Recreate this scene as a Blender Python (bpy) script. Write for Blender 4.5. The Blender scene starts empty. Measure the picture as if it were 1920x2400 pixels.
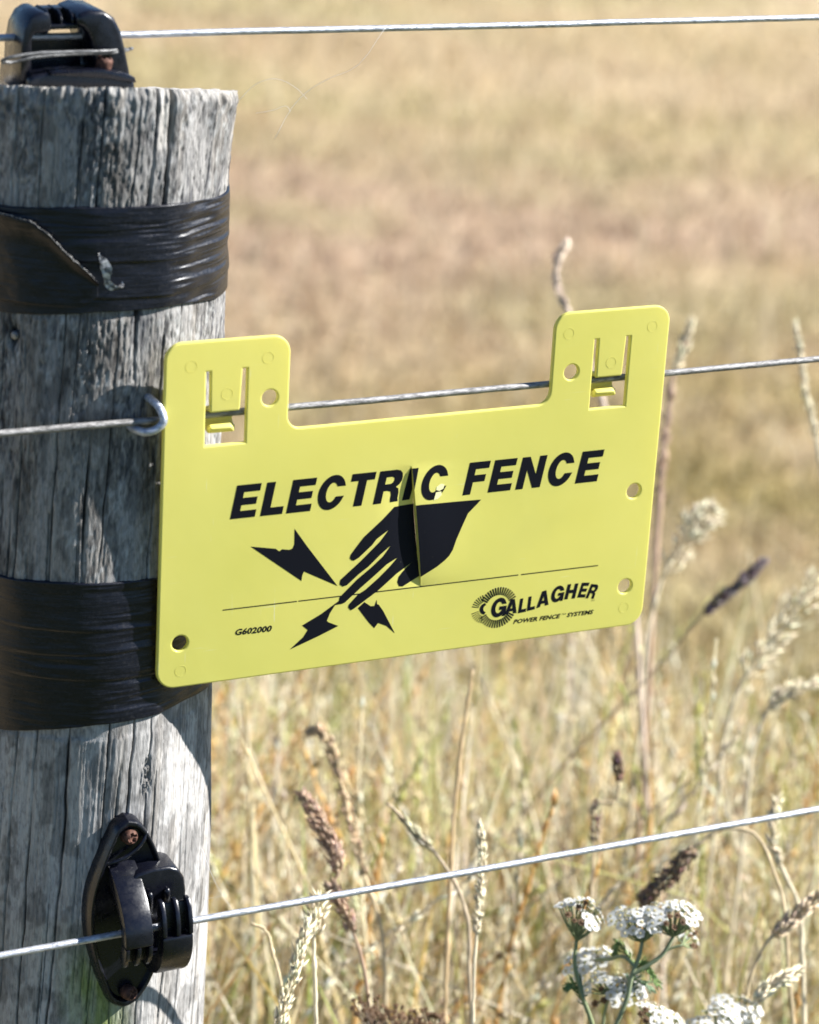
import bpy, bmesh, math, random
import numpy as np
from mathutils import Vector, Matrix

random.seed(7)
RNG = np.random.default_rng(11)
SC = bpy.context.scene
COL = SC.collection
Z0 = 0.915                       # height above the ground of the sign's datum; drawings below are in mm from there

def W(x, y, z):                  # mm -> world metres
    return (x * .001, y * .001, Z0 + z * .001)

# ------------------------------------------------------------------ camera
FPX = 5929.97                    # focal length in pixels of a 1920 px wide picture
CR = np.array([[0.9044, -0.1013, 0.4145], [-0.4236, -0.3301, 0.8436], [0.0513, -0.9385, -0.3414]])   # camera (right, down, forward) -> world
CAM = np.array([-288.58, -782.95, 290.71])
cd = bpy.data.cameras.new('camera'); cam = bpy.data.objects.new('camera', cd); COL.objects.link(cam)
u_, s_, v_ = np.linalg.svd(CR); CR = u_ @ v_
m3 = Matrix([[CR[i, 0], -CR[i, 1], -CR[i, 2]] for i in range(3)])
cam.matrix_world = Matrix.Translation(W(*CAM)) @ m3.to_4x4()
cd.sensor_fit = 'HORIZONTAL'; cd.lens = 50; cd.sensor_width = 50 * 1920 / FPX
cd.clip_start = .02; cd.clip_end = 3000
cd.dof.use_dof = True; cd.dof.focus_distance = 0.935; cd.dof.aperture_fstop = 5.0; cd.dof.aperture_blades = 7
SC.camera = cam

def at(px, py, depth):           # a point seen at a photo pixel, depth metres away along the view axis (mm out)
    v = CR @ np.array([(px - 960) / FPX, (py - 1200) / FPX, 1.]) * depth * 1000 + CAM
    return v

# ------------------------------------------------------------------ sky, sun, exposure
SUN_AZ, SUN_EL = math.radians(74), math.radians(37)   # azimuth from -Y towards +X
sdir = Vector((math.sin(SUN_AZ) * math.cos(SUN_EL), -math.cos(SUN_AZ) * math.cos(SUN_EL), math.sin(SUN_EL)))
world = bpy.data.worlds.new('World'); SC.world = world; world.use_nodes = True
nt = world.node_tree; bg = nt.nodes['Background']
sky = nt.nodes.new('ShaderNodeTexSky'); sky.sky_type = 'NISHITA'; sky.sun_disc = False
sky.sun_elevation = SUN_EL; sky.sun_rotation = math.atan2(sdir.x, sdir.y)
sky.dust_density = .1; sky.air_density = .85; sky.ozone_density = 6.0
nt.links.new(sky.outputs[0], bg.inputs[0]); bg.inputs[1].default_value = .055
sl = bpy.data.lights.new('sun', 'SUN'); sl.energy = 5.0; sl.angle = math.radians(.53); sl.color = (1, .98, .945)
sun = bpy.data.objects.new('sun', sl); COL.objects.link(sun)
sun.rotation_euler = sdir.to_track_quat('Z', 'Y').to_euler(); sun.location = (2, -1, 4)
SC.view_settings.view_transform = 'Standard'; SC.view_settings.look = 'None'
SC.view_settings.gamma = 1; SC.view_settings.use_curve_mapping = False
SC.view_settings.exposure = 1.34
SC.cycles.use_denoising = True
SC.cycles.max_bounces = 5; SC.cycles.diffuse_bounces = 3; SC.cycles.glossy_bounces = 2; SC.cycles.transparent_max_bounces = 8
SC.cycles.filter_width = 1.7

# ------------------------------------------------------------------ helpers
def tag(o, label=None, cat=None, group=None, kind=None):
    if label: o['label'] = label
    if cat: o['category'] = cat
    if group: o['group'] = group
    if kind: o['kind'] = kind
    return o

def empty(name, loc, label, cat, group=None):
    o = bpy.data.objects.new(name, None); COL.objects.link(o); o.location = loc; o.empty_display_size = .02
    return tag(o, label, cat, group)

def link(name, me, mat, parent=None):
    o = bpy.data.objects.new(name, me); COL.objects.link(o)
    if mat is not None:
        me.materials.clear(); me.materials.append(mat)
    if parent is not None:
        o.parent = parent
        o.matrix_parent_inverse = Matrix.Translation(parent.location).inverted()
    return o

def smooth(me, on=True):
    me.polygons.foreach_set('use_smooth', [on] * len(me.polygons))

def mesh_np(name, V, F, mat, parent=None, col=None, sm=True, scale=True):
    """V in mm (n,3), F list of faces or (m,k) array"""
    V = np.asarray(V, float)
    if scale:
        V = V * .001; V[:, 2] += Z0
    me = bpy.data.meshes.new(name)
    if isinstance(F, np.ndarray):
        k = F.shape[1]
        me.vertices.add(len(V)); me.vertices.foreach_set('co', V.ravel())
        me.loops.add(F.size); me.loops.foreach_set('vertex_index', F.ravel().astype(np.int32))
        me.polygons.add(len(F)); me.polygons.foreach_set('loop_start', np.arange(0, F.size, k, dtype=np.int32))
        me.polygons.foreach_set('loop_total', np.full(len(F), k, dtype=np.int32))
        me.update(calc_edges=True)
    else:
        me.from_pydata(V.tolist(), [], F)
    if col is not None:
        a = me.color_attributes.new('Col', 'FLOAT_COLOR', 'POINT')
        c = np.ones((len(V), 4)); c[:, :3] = col
        a.data.foreach_set('color', c.ravel())
    smooth(me, sm)
    me.validate()
    return link(name, me, mat, parent)

class MB:                        # collects tubes, strips and prisms (mm) into one mesh
    def __init__(s): s.V = []; s.F = []; s.C = []; s.n = 0
    def add(s, V, F, c=None):
        V = np.asarray(V, float); s.V.append(V); s.F += [[i + s.n for i in f] for f in F]; s.n += len(V)
        cc = np.zeros((len(V), 3)) + (np.asarray(c) if c is not None else 1.); s.C.append(cc)
    def tube(s, pts, rad, k=8, c=None, cap=True):
        pts = np.asarray(pts, float); n = len(pts); rad = np.zeros(n) + rad
        T = np.gradient(pts, axis=0); T /= np.linalg.norm(T, axis=1)[:, None] + 1e-12
        up = np.array([0, 0, 1.]) if abs(T[0][2]) < .9 else np.array([1., 0, 0])
        N = np.cross(T[0], up); N /= np.linalg.norm(N); V = []
        for i in range(n):
            N = N - T[i] * (N @ T[i]); N /= np.linalg.norm(N); B = np.cross(T[i], N)
            for j in range(k):
                a = 2 * math.pi * j / k; V.append(pts[i] + rad[i] * (N * math.cos(a) + B * math.sin(a)))
        F = [[i * k + j, i * k + (j + 1) % k, (i + 1) * k + (j + 1) % k, (i + 1) * k + j] for i in range(n - 1) for j in range(k)]
        if cap: F += [list(range(k))[::-1], [(n - 1) * k + j for j in range(k)]]
        if c is not None and np.ndim(c) == 2: c = np.repeat(np.asarray(c), k, axis=0)
        s.add(V, F, c)
    def build(s, name, mat, parent=None, col=False, sm=True):
        return mesh_np(name, np.concatenate(s.V), s.F, mat, parent, np.concatenate(s.C) if col else None, sm)

def spline(pts, n):              # smooth curve through points, tangents weighted by chord length
    P = np.asarray(pts, float); m = len(P)
    if m == 2: return P[0] + (P[1] - P[0]) * np.linspace(0, 1, n)[:, None]
    H = np.linalg.norm(np.diff(P, axis=0), axis=1) + 1e-9; S = np.diff(P, axis=0) / H[:, None]
    M = np.zeros_like(P); M[0] = S[0]; M[-1] = S[-1]; M[1:-1] = (S[1:] * H[:-1, None] + S[:-1] * H[1:, None]) / (H[1:] + H[:-1])[:, None]; out = []
    for t in np.linspace(0, m - 1 - 1e-9, n):
        i = int(t); f = t - i; h = H[i]
        out.append((2 * f ** 3 - 3 * f * f + 1) * P[i] + (f ** 3 - 2 * f * f + f) * h * M[i] + (-2 * f ** 3 + 3 * f * f) * P[i + 1] + (f ** 3 - f * f) * h * M[i + 1])
    return np.array(out)

LAT = RNG.random((256, 256))
def vnoise(x, y, s=0):           # smooth lattice noise in 0..1
    x = np.asarray(x, float) + s * 17.31; y = np.asarray(y, float) + s * 9.77
    xi = np.floor(x).astype(int); yi = np.floor(y).astype(int); fx = x - xi; fy = y - yi
    fx = fx * fx * fx * (fx * (fx * 6 - 15) + 10); fy = fy * fy * fy * (fy * (fy * 6 - 15) + 10)
    g = lambda i, j: LAT[i % 256, j % 256]
    return (g(xi, yi) * (1 - fx) + g(xi + 1, yi) * fx) * (1 - fy) + (g(xi, yi + 1) * (1 - fx) + g(xi + 1, yi + 1) * fx) * fy
def fbm(x, y, s=0, o=4):
    t = 0; a = 1; n = 0
    for k in range(o): t = t + a * vnoise(x * 2 ** k, y * 2 ** k, s + k * 3); n += a; a *= .55
    return t / n

def extrude_poly(pts, axis, a0, a1, bevel=.6, seg=2):
    """prism of a closed outline; axis 'x' outline is (y,z), axis 'y' outline is (x,z); returns a bmesh in metres"""
    bm = bmesh.new()
    mk = (lambda p, a: (a, p[0], p[1])) if axis == 'x' else (lambda p, a: (p[0], a, p[1]))
    va = [bm.verts.new(W(*mk(p, a0))) for p in pts]; vb = [bm.verts.new(W(*mk(p, a1))) for p in pts]
    bm.faces.new(va); bm.faces.new(vb[::-1]); n = len(pts)
    for i in range(n): bm.faces.new((va[i], vb[i], vb[(i + 1) % n], va[(i + 1) % n]))
    bmesh.ops.recalc_face_normals(bm, faces=bm.faces)
    if bevel:
        ed = [e for e in bm.edges if len(e.link_faces) == 2 and e.calc_face_angle(0) > .6]
        bmesh.ops.bevel(bm, geom=ed, offset=bevel * .001, segments=seg, affect='EDGES', profile=.5)
    return bm

def bm_obj(name, bm, mat, parent=None, sm=True, auto=35):
    me = bpy.data.meshes.new(name); bm.to_mesh(me); bm.free(); smooth(me, sm)
    if sm and auto:
        try: me.set_sharp_from_angle(angle=math.radians(auto))
        except Exception: pass
    return link(name, me, mat, parent)

# ------------------------------------------------------------------ materials
def mat(name, color=(.5, .5, .5), rough=.6, metal=0., spec=.5):
    m = bpy.data.materials.new(name); m.use_nodes = True; b = m.node_tree.nodes['Principled BSDF']
    b.inputs['Base Color'].default_value = (*color, 1); b.inputs['Roughness'].default_value = rough
    b.inputs['Metallic'].default_value = metal; b.inputs['Specular IOR Level'].default_value = spec
    return m, m.node_tree, b
def node(nt, t, **kw):
    n = nt.nodes.new(t)
    for k, v in kw.items():
        if k.startswith('i_'): n.inputs[k[2:].replace('_', ' ')].default_value = v
        else: setattr(n, k, v)
    return n
def noise(nt, scale, detail=4, rough=.55, vec=None):
    n = node(nt, 'ShaderNodeTexNoise'); n.inputs['Scale'].default_value = scale; n.inputs['Detail'].default_value = detail; n.inputs['Roughness'].default_value = rough
    if vec is not None: nt.links.new(vec, n.inputs['Vector'])
    return n
def coords(nt, scale=(1, 1, 1)):
    tc = nt.nodes.new('ShaderNodeTexCoord'); mp = nt.nodes.new('ShaderNodeMapping'); mp.inputs['Scale'].default_value = scale
    nt.links.new(tc.outputs['Object'], mp.inputs['Vector']); return mp.outputs[0]
def ramp(nt, fac, stops):
    r = nt.nodes.new('ShaderNodeValToRGB'); e = r.color_ramp.elements
    while len(e) < len(stops): e.new(.5)
    for i, (p, c) in enumerate(stops): e[i].position = p; e[i].color = (*c, 1) if len(c) == 3 else c
    nt.links.new(fac, r.inputs[0]); return r.outputs[0]
def bump(nt, b, h, strength, dist):
    n = nt.nodes.new('ShaderNodeBump'); n.inputs['Strength'].default_value = strength; n.inputs['Distance'].default_value = dist
    nt.links.new(h, n.inputs['Height']); nt.links.new(n.outputs[0], b.inputs['Normal']); return n
def mixrgb(nt, fac, a, b_, mode='MIX'):
    n = nt.nodes.new('ShaderNodeMix'); n.data_type = 'RGBA'; n.blend_type = mode
    for sock, v in ((n.inputs[0], fac), (n.inputs[6], a), (n.inputs[7], b_)):
        if isinstance(v, (int, float)): sock.default_value = v
        elif isinstance(v, tuple): sock.default_value = (*v, 1)
        else: nt.links.new(v, sock)
    return n.outputs[2]

# weathered wood: colour attribute from the grain + fine fibre
M_WOOD, nt, b = mat('weathered_wood', rough=.9, spec=.12)
at_ = node(nt, 'ShaderNodeAttribute', attribute_name='Col')
fib = noise(nt, 1, 6, .65, coords(nt, (1300, 1300, 130)))
fleck = noise(nt, 1, 4, .6, coords(nt, (700, 700, 260)))
c = mixrgb(nt, .4, at_.outputs['Color'], ramp(nt, fib.outputs[0], [(.3, (.3, .3, .3)), (.7, (1.25, 1.25, 1.25))]), 'MULTIPLY')
c = mixrgb(nt, .6, c, ramp(nt, fleck.outputs[0], [(.34, (.45, .45, .45)), (.5, (1, 1, 1)), (.7, (1.2, 1.2, 1.2))]), 'MULTIPLY')
nt.links.new(c, b.inputs['Base Color'])
bump(nt, b, fib.outputs[0], .55, .0006)

M_TAPE, nt, b = mat('black_vinyl_tape', (.006, .006, .008), .42, 0, .42)
n1 = noise(nt, 1, 5, .6, coords(nt, (60, 60, 700)))
nd = noise(nt, 900, 3, .6, coords(nt))
nt.links.new(ramp(nt, nd.outputs[0], [(.55, (.0035, .004, .009)), (.8, (.016, .016, .02))]), b.inputs['Base Color'])
nt.links.new(ramp(nt, nd.outputs[0], [(.3, (.26,) * 3), (.75, (.46,) * 3)]), b.inputs['Roughness'])
bump(nt, b, n1.outputs[0], .35, .0008)

M_TORN, nt, b = mat('torn_tape_edge', (.55, .53, .50), .5)
nt.links.new(ramp(nt, noise(nt, 500, 3, .6, coords(nt)).outputs[0], [(.4, (.08, .08, .08)), (.6, (.6, .58, .55))]), b.inputs['Base Color'])

M_BLACK, nt, b = mat('black_plastic', (.012, .012, .014), .36, 0, .5)
nd = noise(nt, 350, 5, .65, coords(nt))
nt.links.new(ramp(nt, nd.outputs[0], [(.55, (.004, .0045, .009)), (.84, (.009, .009, .012)), (.95, (.035, .035, .035))]), b.inputs['Base Color'])
nt.links.new(ramp(nt, nd.outputs[0], [(.35, (.22,) * 3), (.75, (.42,) * 3)]), b.inputs['Roughness'])
bump(nt, b, noise(nt, 1200, 2, .5, coords(nt)).outputs[0], .08, .0004)

M_RUST, nt, b = mat('rusty_steel', (.16, .06, .03), .75, .25)
nt.links.new(ramp(nt, noise(nt, 700, 5, .7, coords(nt)).outputs[0], [(.3, (.02, .009, .007)), (.5, (.085, .034, .022)), (.75, (.22, .11, .07))]), b.inputs['Base Color'])
bump(nt, b, noise(nt, 1500, 3, .6, coords(nt)).outputs[0], .5, .0004)

def wire_mat(name, dark, light, rough):
    m, nt, b = mat(name, light, rough, .55, .5)
    nz = noise(nt, 1, 5, .65, coords(nt, (260, 900, 900)))
    nt.links.new(ramp(nt, nz.outputs[0], [(.35, dark), (.6, light)]), b.inputs['Base Color'])
    bump(nt, b, noise(nt, 1, 4, .7, coords(nt, (500, 1200, 1200))).outputs[0], .7, .0005)
    return m
M_WIRE = wire_mat('galvanised_wire', (.30, .31, .34), (.58, .60, .64), .42)
M_WIRE_OLD = wire_mat('dull_grey_wire', (.12, .115, .11), (.36, .35, .34), .62)
M_PIN = wire_mat('dark_steel_pin', (.06, .06, .06), (.20, .20, .20), .5)
M_STAPLE = wire_mat('staple_steel', (.33, .36, .42), (.62, .66, .74), .36)

# translucent yellow plastic
M_SIGN = bpy.data.materials.new('yellow_plastic'); M_SIGN.use_nodes = True; nt = M_SIGN.node_tree; b = nt.nodes['Principled BSDF']
b.inputs['Roughness'].default_value = .38; b.inputs['Specular IOR Level'].default_value = .35
nz = noise(nt, 22, 4, .6, coords(nt)); n2 = noise(nt, 260, 5, .7, coords(nt))
c = ramp(nt, nz.outputs[0], [(.3, (.87, .805, .20)), (.7, (.89, .83, .225))])
c = mixrgb(nt, ramp(nt, n2.outputs[0], [(.66, (0, 0, 0)), (.80, (.5, .5, .5))]), c, (.88, .85, .42))
big = noise(nt, 9, 3, .5, coords(nt)); c = mixrgb(nt, .8, c, ramp(nt, big.outputs[0], [(.3, (.89, .91, .86)), (.7, (1.05, 1.03, 1.08))]), 'MULTIPLY')
sc1 = noise(nt, 1, 2, .5, coords(nt, (40, 40, 1400))); sc2 = noise(nt, 1, 2, .5, coords(nt, (900, 900, 60))); gate = noise(nt, 30, 2, .5, coords(nt))
for scn in (sc1, sc2):                                   # hairline scuffs, here and there
    f_ = nt.nodes.new('ShaderNodeMath'); f_.operation = 'MULTIPLY'; nt.links.new(ramp(nt, scn.outputs[0], [(.70, (0, 0, 0)), (.76, (.7, .7, .7))]), f_.inputs[0]); nt.links.new(ramp(nt, gate.outputs[0], [(.5, (0, 0, 0)), (.6, (1, 1, 1))]), f_.inputs[1])
    c = mixrgb(nt, f_.outputs[0], c, (.90, .88, .62))
dirt = noise(nt, 420, 4, .7, coords(nt)); c = mixrgb(nt, ramp(nt, dirt.outputs[0], [(.70, (0, 0, 0)), (.80, (.45, .45, .45))]), c, (.42, .37, .16))
nt.links.new(c, b.inputs['Base Color'])
nt.links.new(ramp(nt, n2.outputs[0], [(.4, (.33,) * 3), (.8, (.55,) * 3)]), b.inputs['Roughness'])
bump(nt, b, noise(nt, 90, 3, .5, coords(nt)).outputs[0], .06, .001)
tr = nt.nodes.new('ShaderNodeBsdfTranslucent'); nt.links.new(c, tr.inputs[0])
mx = nt.nodes.new('ShaderNodeMixShader'); mx.inputs[0].default_value = .27
nt.links.new(b.outputs[0], mx.inputs[1]); nt.links.new(tr.outputs[0], mx.inputs[2]); nt.links.new(mx.outputs[0], nt.nodes['Material Output'].inputs[0])

M_EDGE, nt, b = mat('edge_glow_yellow', (.93, .89, .50), .45)  # paler yellow for the rounded edges, painting in the sun they catch
M_SCUFF, nt, b = mat('chipped_plastic', (.82, .79, .40), .75)
M_PRINT, nt, b = mat('black_print', (.006, .006, .011), .5, 0, .12)
nz = noise(nt, 700, 4, .7, coords(nt))
nt.links.new(ramp(nt, nz.outputs[0], [(.68, (.006, .0065, .011)), (.78, (.07, .07, .055))]), b.inputs['Base Color'])

def leafy(name, tmix, rough=.6):
    m = bpy.data.materials.new(name); m.use_nodes = True; nt = m.node_tree; b = nt.nodes['Principled BSDF']
    a = node(nt, 'ShaderNodeAttribute', attribute_name='Col')
    nz = noise(nt, 220, 3, .6, coords(nt))
    c = mixrgb(nt, .35, a.outputs['Color'], ramp(nt, nz.outputs[0], [(.3, (.6, .6, .6)), (.7, (1.25, 1.25, 1.25))]), 'MULTIPLY')
    nt.links.new(c, b.inputs['Base Color']); b.inputs['Roughness'].default_value = rough; b.inputs['Specular IOR Level'].default_value = .25
    t = nt.nodes.new('ShaderNodeBsdfTranslucent'); nt.links.new(c, t.inputs[0])
    x = nt.nodes.new('ShaderNodeMixShader'); x.inputs[0].default_value = tmix
    nt.links.new(b.outputs[0], x.inputs[1]); nt.links.new(t.outputs[0], x.inputs[2]); nt.links.new(x.outputs[0], nt.nodes['Material Output'].inputs[0])
    return m
M_GRASS = leafy('dry_grass', .45)
M_STEM = leafy('grass_stem', .15)
M_PETAL = leafy('white_petals', .5, .7)

M_WEB, nt, b = mat('spider_silk', (.8, .8, .8), .3)

M_SOIL, nt, b = mat('field_ground', rough=.95, spec=.1)
cz = coords(nt)
n1 = noise(nt, 1.6, 5, .6, cz); n2 = noise(nt, .55, 4, .55, cz); n3 = noise(nt, 14, 5, .7, cz)
c = node(nt, 'ShaderNodeAttribute', attribute_name='Col').outputs['Color']
c = mixrgb(nt, .6, c, ramp(nt, n3.outputs[0], [(.3, (.5, .5, .5)), (.7, (1.25, 1.25, 1.2))]), 'MULTIPLY')
sx = nt.nodes.new('ShaderNodeSeparateXYZ'); nt.links.new(cz, sx.inputs[0])
bounce_cut = node(nt, 'ShaderNodeMapRange'); bounce_cut.inputs['From Min'].default_value = -.12; bounce_cut.inputs['From Max'].default_value = -.4; nt.links.new(sx.outputs[1], bounce_cut.inputs['Value'])
c = mixrgb(nt, bounce_cut.outputs[0], c, ramp(nt, n3.outputs[0], [(.35, (.035, .05, .018)), (.65, (.085, .10, .04))]))      # dark green ground this side of the fence, unseen, added to cut bounced light
nt.links.new(c, b.inputs['Base Color']); bump(nt, b, n3.outputs[0], .8, .03)

# ================================================================== SETTING
YAW = math.atan2(CR[0, 2], CR[1, 2]); CX, CY = CAM[0] * .001, CAM[1] * .001
def field_col(x, y):             # patchwork of bleached, pinkish and olive turf, drawn out across the slope
    f = (x - CX) * math.sin(YAW) + (y - CY) * math.cos(YAW); r = (x - CX) * math.cos(YAW) - (y - CY) * math.sin(YAW)
    f = f + .10 * r
    n1 = fbm(r / 1.1, f / .42, 8, 4); n2 = fbm(r / .5 + 9, f / .22, 14, 3); n3 = fbm(r / 2.6, f / .9, 17, 3)
    c = np.zeros(np.shape(x) + (3,)) + np.array([.68, .555, .345])
    def mix(w, k): return c + (np.array(k) - c) * np.clip(w, 0, 1)[..., None]
    c = mix(np.clip((n2 - .5) * 3, 0, .6), (.76, .64, .43))
    c = mix((np.exp(-((f - 4.9) / .75) ** 2) * .8 + .25) * np.clip((n3 - .36) * 3, 0, .8), (.60, .455, .345))
    c = mix(np.clip((n1 - .55) * 5, 0, .6), (.52, .47, .25))
    c = mix(np.exp(-((f - 3.75) / .42) ** 2) * np.clip((n1 - .30) * 5, 0, .9) * np.clip(.35 + r * 1.6, .2, 1), (.47, .40, .15))
    c = mix(np.exp(-((f - 2.55) / .35) ** 2) * np.clip((n1 - .26) * 5, 0, .9), (.44, .39, .15))
    return c * np.array([.80, .765, .735])
def ground():
    g = np.concatenate([-np.geomspace(600, 3, 26), np.linspace(-2.8, 16, 190), np.geomspace(16.5, 600, 26)])
    X, Y = np.meshgrid(g, g, indexing='ij')
    Zg = (fbm(X * .7, Y * .7, 2) - .5) * .09 * np.clip((np.hypot(X, Y) - 1.2) / 3, 0, 1) + (fbm(X * .02, Y * .02, 5) - .5) * 3. * np.clip((np.hypot(X, Y) - 15) / 60, 0, 1)
    n = len(g); idx = np.arange(n * n).reshape(n, n)
    F = np.stack([idx[:-1, :-1], idx[1:, :-1], idx[1:, 1:], idx[:-1, 1:]], -1).reshape(-1, 4)
    o = mesh_np('ground', np.stack([X, Y, Zg], -1).reshape(-1, 3), F, M_SOIL, col=field_col(X, Y).reshape(-1, 3) * .9, scale=False)
    tag(o, 'dry mottled pasture ground beyond and below the fence', None, None, 'structure')
ground()

# ------------------------------------------------------------------ grass as stuff
STRAW = np.array([[.80, .69, .44], [.87, .79, .59], [.76, .61, .34], [.74, .50, .21], [.86, .78, .62], [.56, .55, .22], [.34, .44, .13]])
def blades(bx, by, h, w, lean, leandir, curl, colr, nseg):
    """vectorised curved strips; bx.. arrays (metres) -> V, F, C"""
    n = len(bx); t = np.linspace(0, 1, nseg + 1)
    off = lean[:, None] * (t ** 1.6)[None] * h[:, None] + curl[:, None] * (t ** 4)[None] * h[:, None]
    x = bx[:, None] + np.cos(leandir)[:, None] * off; y = by[:, None] + np.sin(leandir)[:, None] * off
    z = h[:, None] * (t[None] - .35 * (np.abs(lean) + np.abs(curl))[:, None] * t[None] ** 3)
    wa = leandir + math.pi / 2 + RNG.normal(0, .6, n)
    ww = w[:, None] * np.maximum(np.sin(np.pi * np.clip(.25 + .75 * t, 0, 1)), .06)[None] * .5
    dx = np.cos(wa)[:, None] * ww; dy = np.sin(wa)[:, None] * ww
    P = np.stack([np.stack([x - dx, y - dy, z], -1), np.stack([x + dx, y + dy, z], -1)], 2)   # n, seg+1, 2, 3
    base = (np.arange(n) * (nseg + 1) * 2)[:, None] + (np.arange(nseg) * 2)[None]
    F = np.stack([base, base + 1, base + 3, base + 2], -1).reshape(-1, 4)
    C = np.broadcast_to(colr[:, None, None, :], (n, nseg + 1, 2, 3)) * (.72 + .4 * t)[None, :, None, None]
    return P.reshape(-1, 3), F, C.reshape(-1, 3)

def wedge(n, d0, d1, half, p=1.):
    d = np.sqrt(RNG.random(n) * (d1 ** 2 - d0 ** 2) + d0 ** 2) if p == 1 else d0 + (d1 - d0) * RNG.random(n) ** p
    a = YAW + np.radians(RNG.uniform(-half, half, n))
    return CX + d * np.sin(a), CY + d * np.cos(a), d, a

def pasture():                   # short grazed grass out in the field
    n = 70000
    x, y, d, a = wedge(n, 1.75, 15, 19, 1.5)
    h = RNG.uniform(.02, .07, n) * (1 + .35 * vnoise(x * 1.3, y * 1.3, 4)); w = RNG.uniform(.0025, .005, n) * (1 + d * .12)
    col = field_col(x, y) * RNG.uniform(.9, 1.12, (n, 1)) + RNG.normal(0, .012, (n, 3))
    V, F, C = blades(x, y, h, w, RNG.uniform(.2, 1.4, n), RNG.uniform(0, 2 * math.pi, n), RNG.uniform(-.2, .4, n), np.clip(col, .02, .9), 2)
    k = 1500; x, y, d, a = wedge(k, 1.9, 9, 19, 1.2)     # scattered taller bents
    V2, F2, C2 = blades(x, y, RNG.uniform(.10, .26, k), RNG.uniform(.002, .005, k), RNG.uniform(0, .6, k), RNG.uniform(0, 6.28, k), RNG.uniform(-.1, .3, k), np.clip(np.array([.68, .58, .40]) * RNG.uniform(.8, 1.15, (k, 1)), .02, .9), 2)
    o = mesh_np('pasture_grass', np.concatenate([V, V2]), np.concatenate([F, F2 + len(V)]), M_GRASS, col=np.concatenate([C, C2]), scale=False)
    tag(o, 'short sun-bleached pasture grass filling the blurred background field', None, None, 'stuff')
pasture()

def tall_grass():
    n = 21000
    x, y, d, a = wedge(n, 1.03, 1.8, 20, 1.15)
    rel = (a - YAW)
    h = RNG.normal(.52, .085, n) - .18 * np.clip((d - 1.35) / .4, 0, 1) + .04 * (fbm(x * 5, y * 5, 3) - .5)
    h = np.clip(h, .1, .70)
    pick = RNG.choice(7, n, p=[.21, .24, .12, .07, .15, .12, .09]); col = STRAW[pick] + RNG.normal(0, .035, (n, 3))
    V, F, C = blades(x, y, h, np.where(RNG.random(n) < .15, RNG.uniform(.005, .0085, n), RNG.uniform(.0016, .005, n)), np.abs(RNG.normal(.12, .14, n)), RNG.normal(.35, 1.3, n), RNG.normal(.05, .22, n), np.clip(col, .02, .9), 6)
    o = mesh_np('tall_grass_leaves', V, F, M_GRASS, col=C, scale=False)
    tag(o, 'tangled straw and green grass leaves standing along the fence', None, None, 'stuff')
tall_grass()

SPK = np.array([[0, 0, 0], [.5, 0, .4], [0, .5, .4], [-.5, 0, .4], [0, -.5, .4], [0, 0, 1.]])
SPKF = np.array([[0, 2, 1], [0, 3, 2], [0, 4, 3], [0, 1, 4], [5, 1, 2], [5, 2, 3], [5, 3, 4], [5, 4, 1]])
def spikelets(pos, dirs, ln, wd, col):
    """many small husks: pos (n,3) mm, dirs unit, returns V,F,C"""
    n = len(pos); D = dirs / np.linalg.norm(dirs, axis=1)[:, None]
    A = np.cross(D, np.where(np.abs(D[:, 2:3]) < .9, [[0, 0, 1.]], [[1., 0, 0]])); A /= np.linalg.norm(A, axis=1)[:, None]; B = np.cross(D, A)
    V = pos[:, None] + SPK[None, :, 0:1] * A[:, None] * wd[:, None, None] + SPK[None, :, 1:2] * B[:, None] * wd[:, None, None] + SPK[None, :, 2:3] * D[:, None] * ln[:, None, None]
    F = (np.arange(n) * 6)[:, None, None] + SPKF[None]
    return V.reshape(-1, 3), F.reshape(-1, 3), np.repeat(col, 6, axis=0)
def head_on(path, n, spread, ln, wd, col, open_=.5, taper=True):
    """spikelets set around a path (mm)"""
    path = np.asarray(path); t = np.sort(RNG.random(n)); k = len(path) - 1
    i = np.minimum((t * k).astype(int), k - 1); f = (t * k - i)[:, None]
    p = path[i] * (1 - f) + path[i + 1] * f; T = path[i + 1] - path[i]; T /= np.linalg.norm(T, axis=1)[:, None]
    r = RNG.normal(0, 1, (n, 3)); r -= T * (r * T).sum(1)[:, None]; r /= np.linalg.norm(r, axis=1)[:, None]
    prof = np.sin(np.pi * np.clip(.12 + .86 * t, 0, 1)) ** .6 if taper else np.ones(n)
    pos = p + r * (spread * prof * RNG.uniform(.2, 1, n))[:, None]
    dirs = T + r * open_ * RNG.uniform(.5, 1.3, n)[:, None]
    c = np.asarray(col)[None] * RNG.uniform(.65, 1.25, (n, 1)) + RNG.normal(0, .015, (n, 3))
    return spikelets(pos, dirs, ln * RNG.uniform(.7, 1.2, n), wd * RNG.uniform(.7, 1.2, n), np.clip(c, .01, .95))

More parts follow.
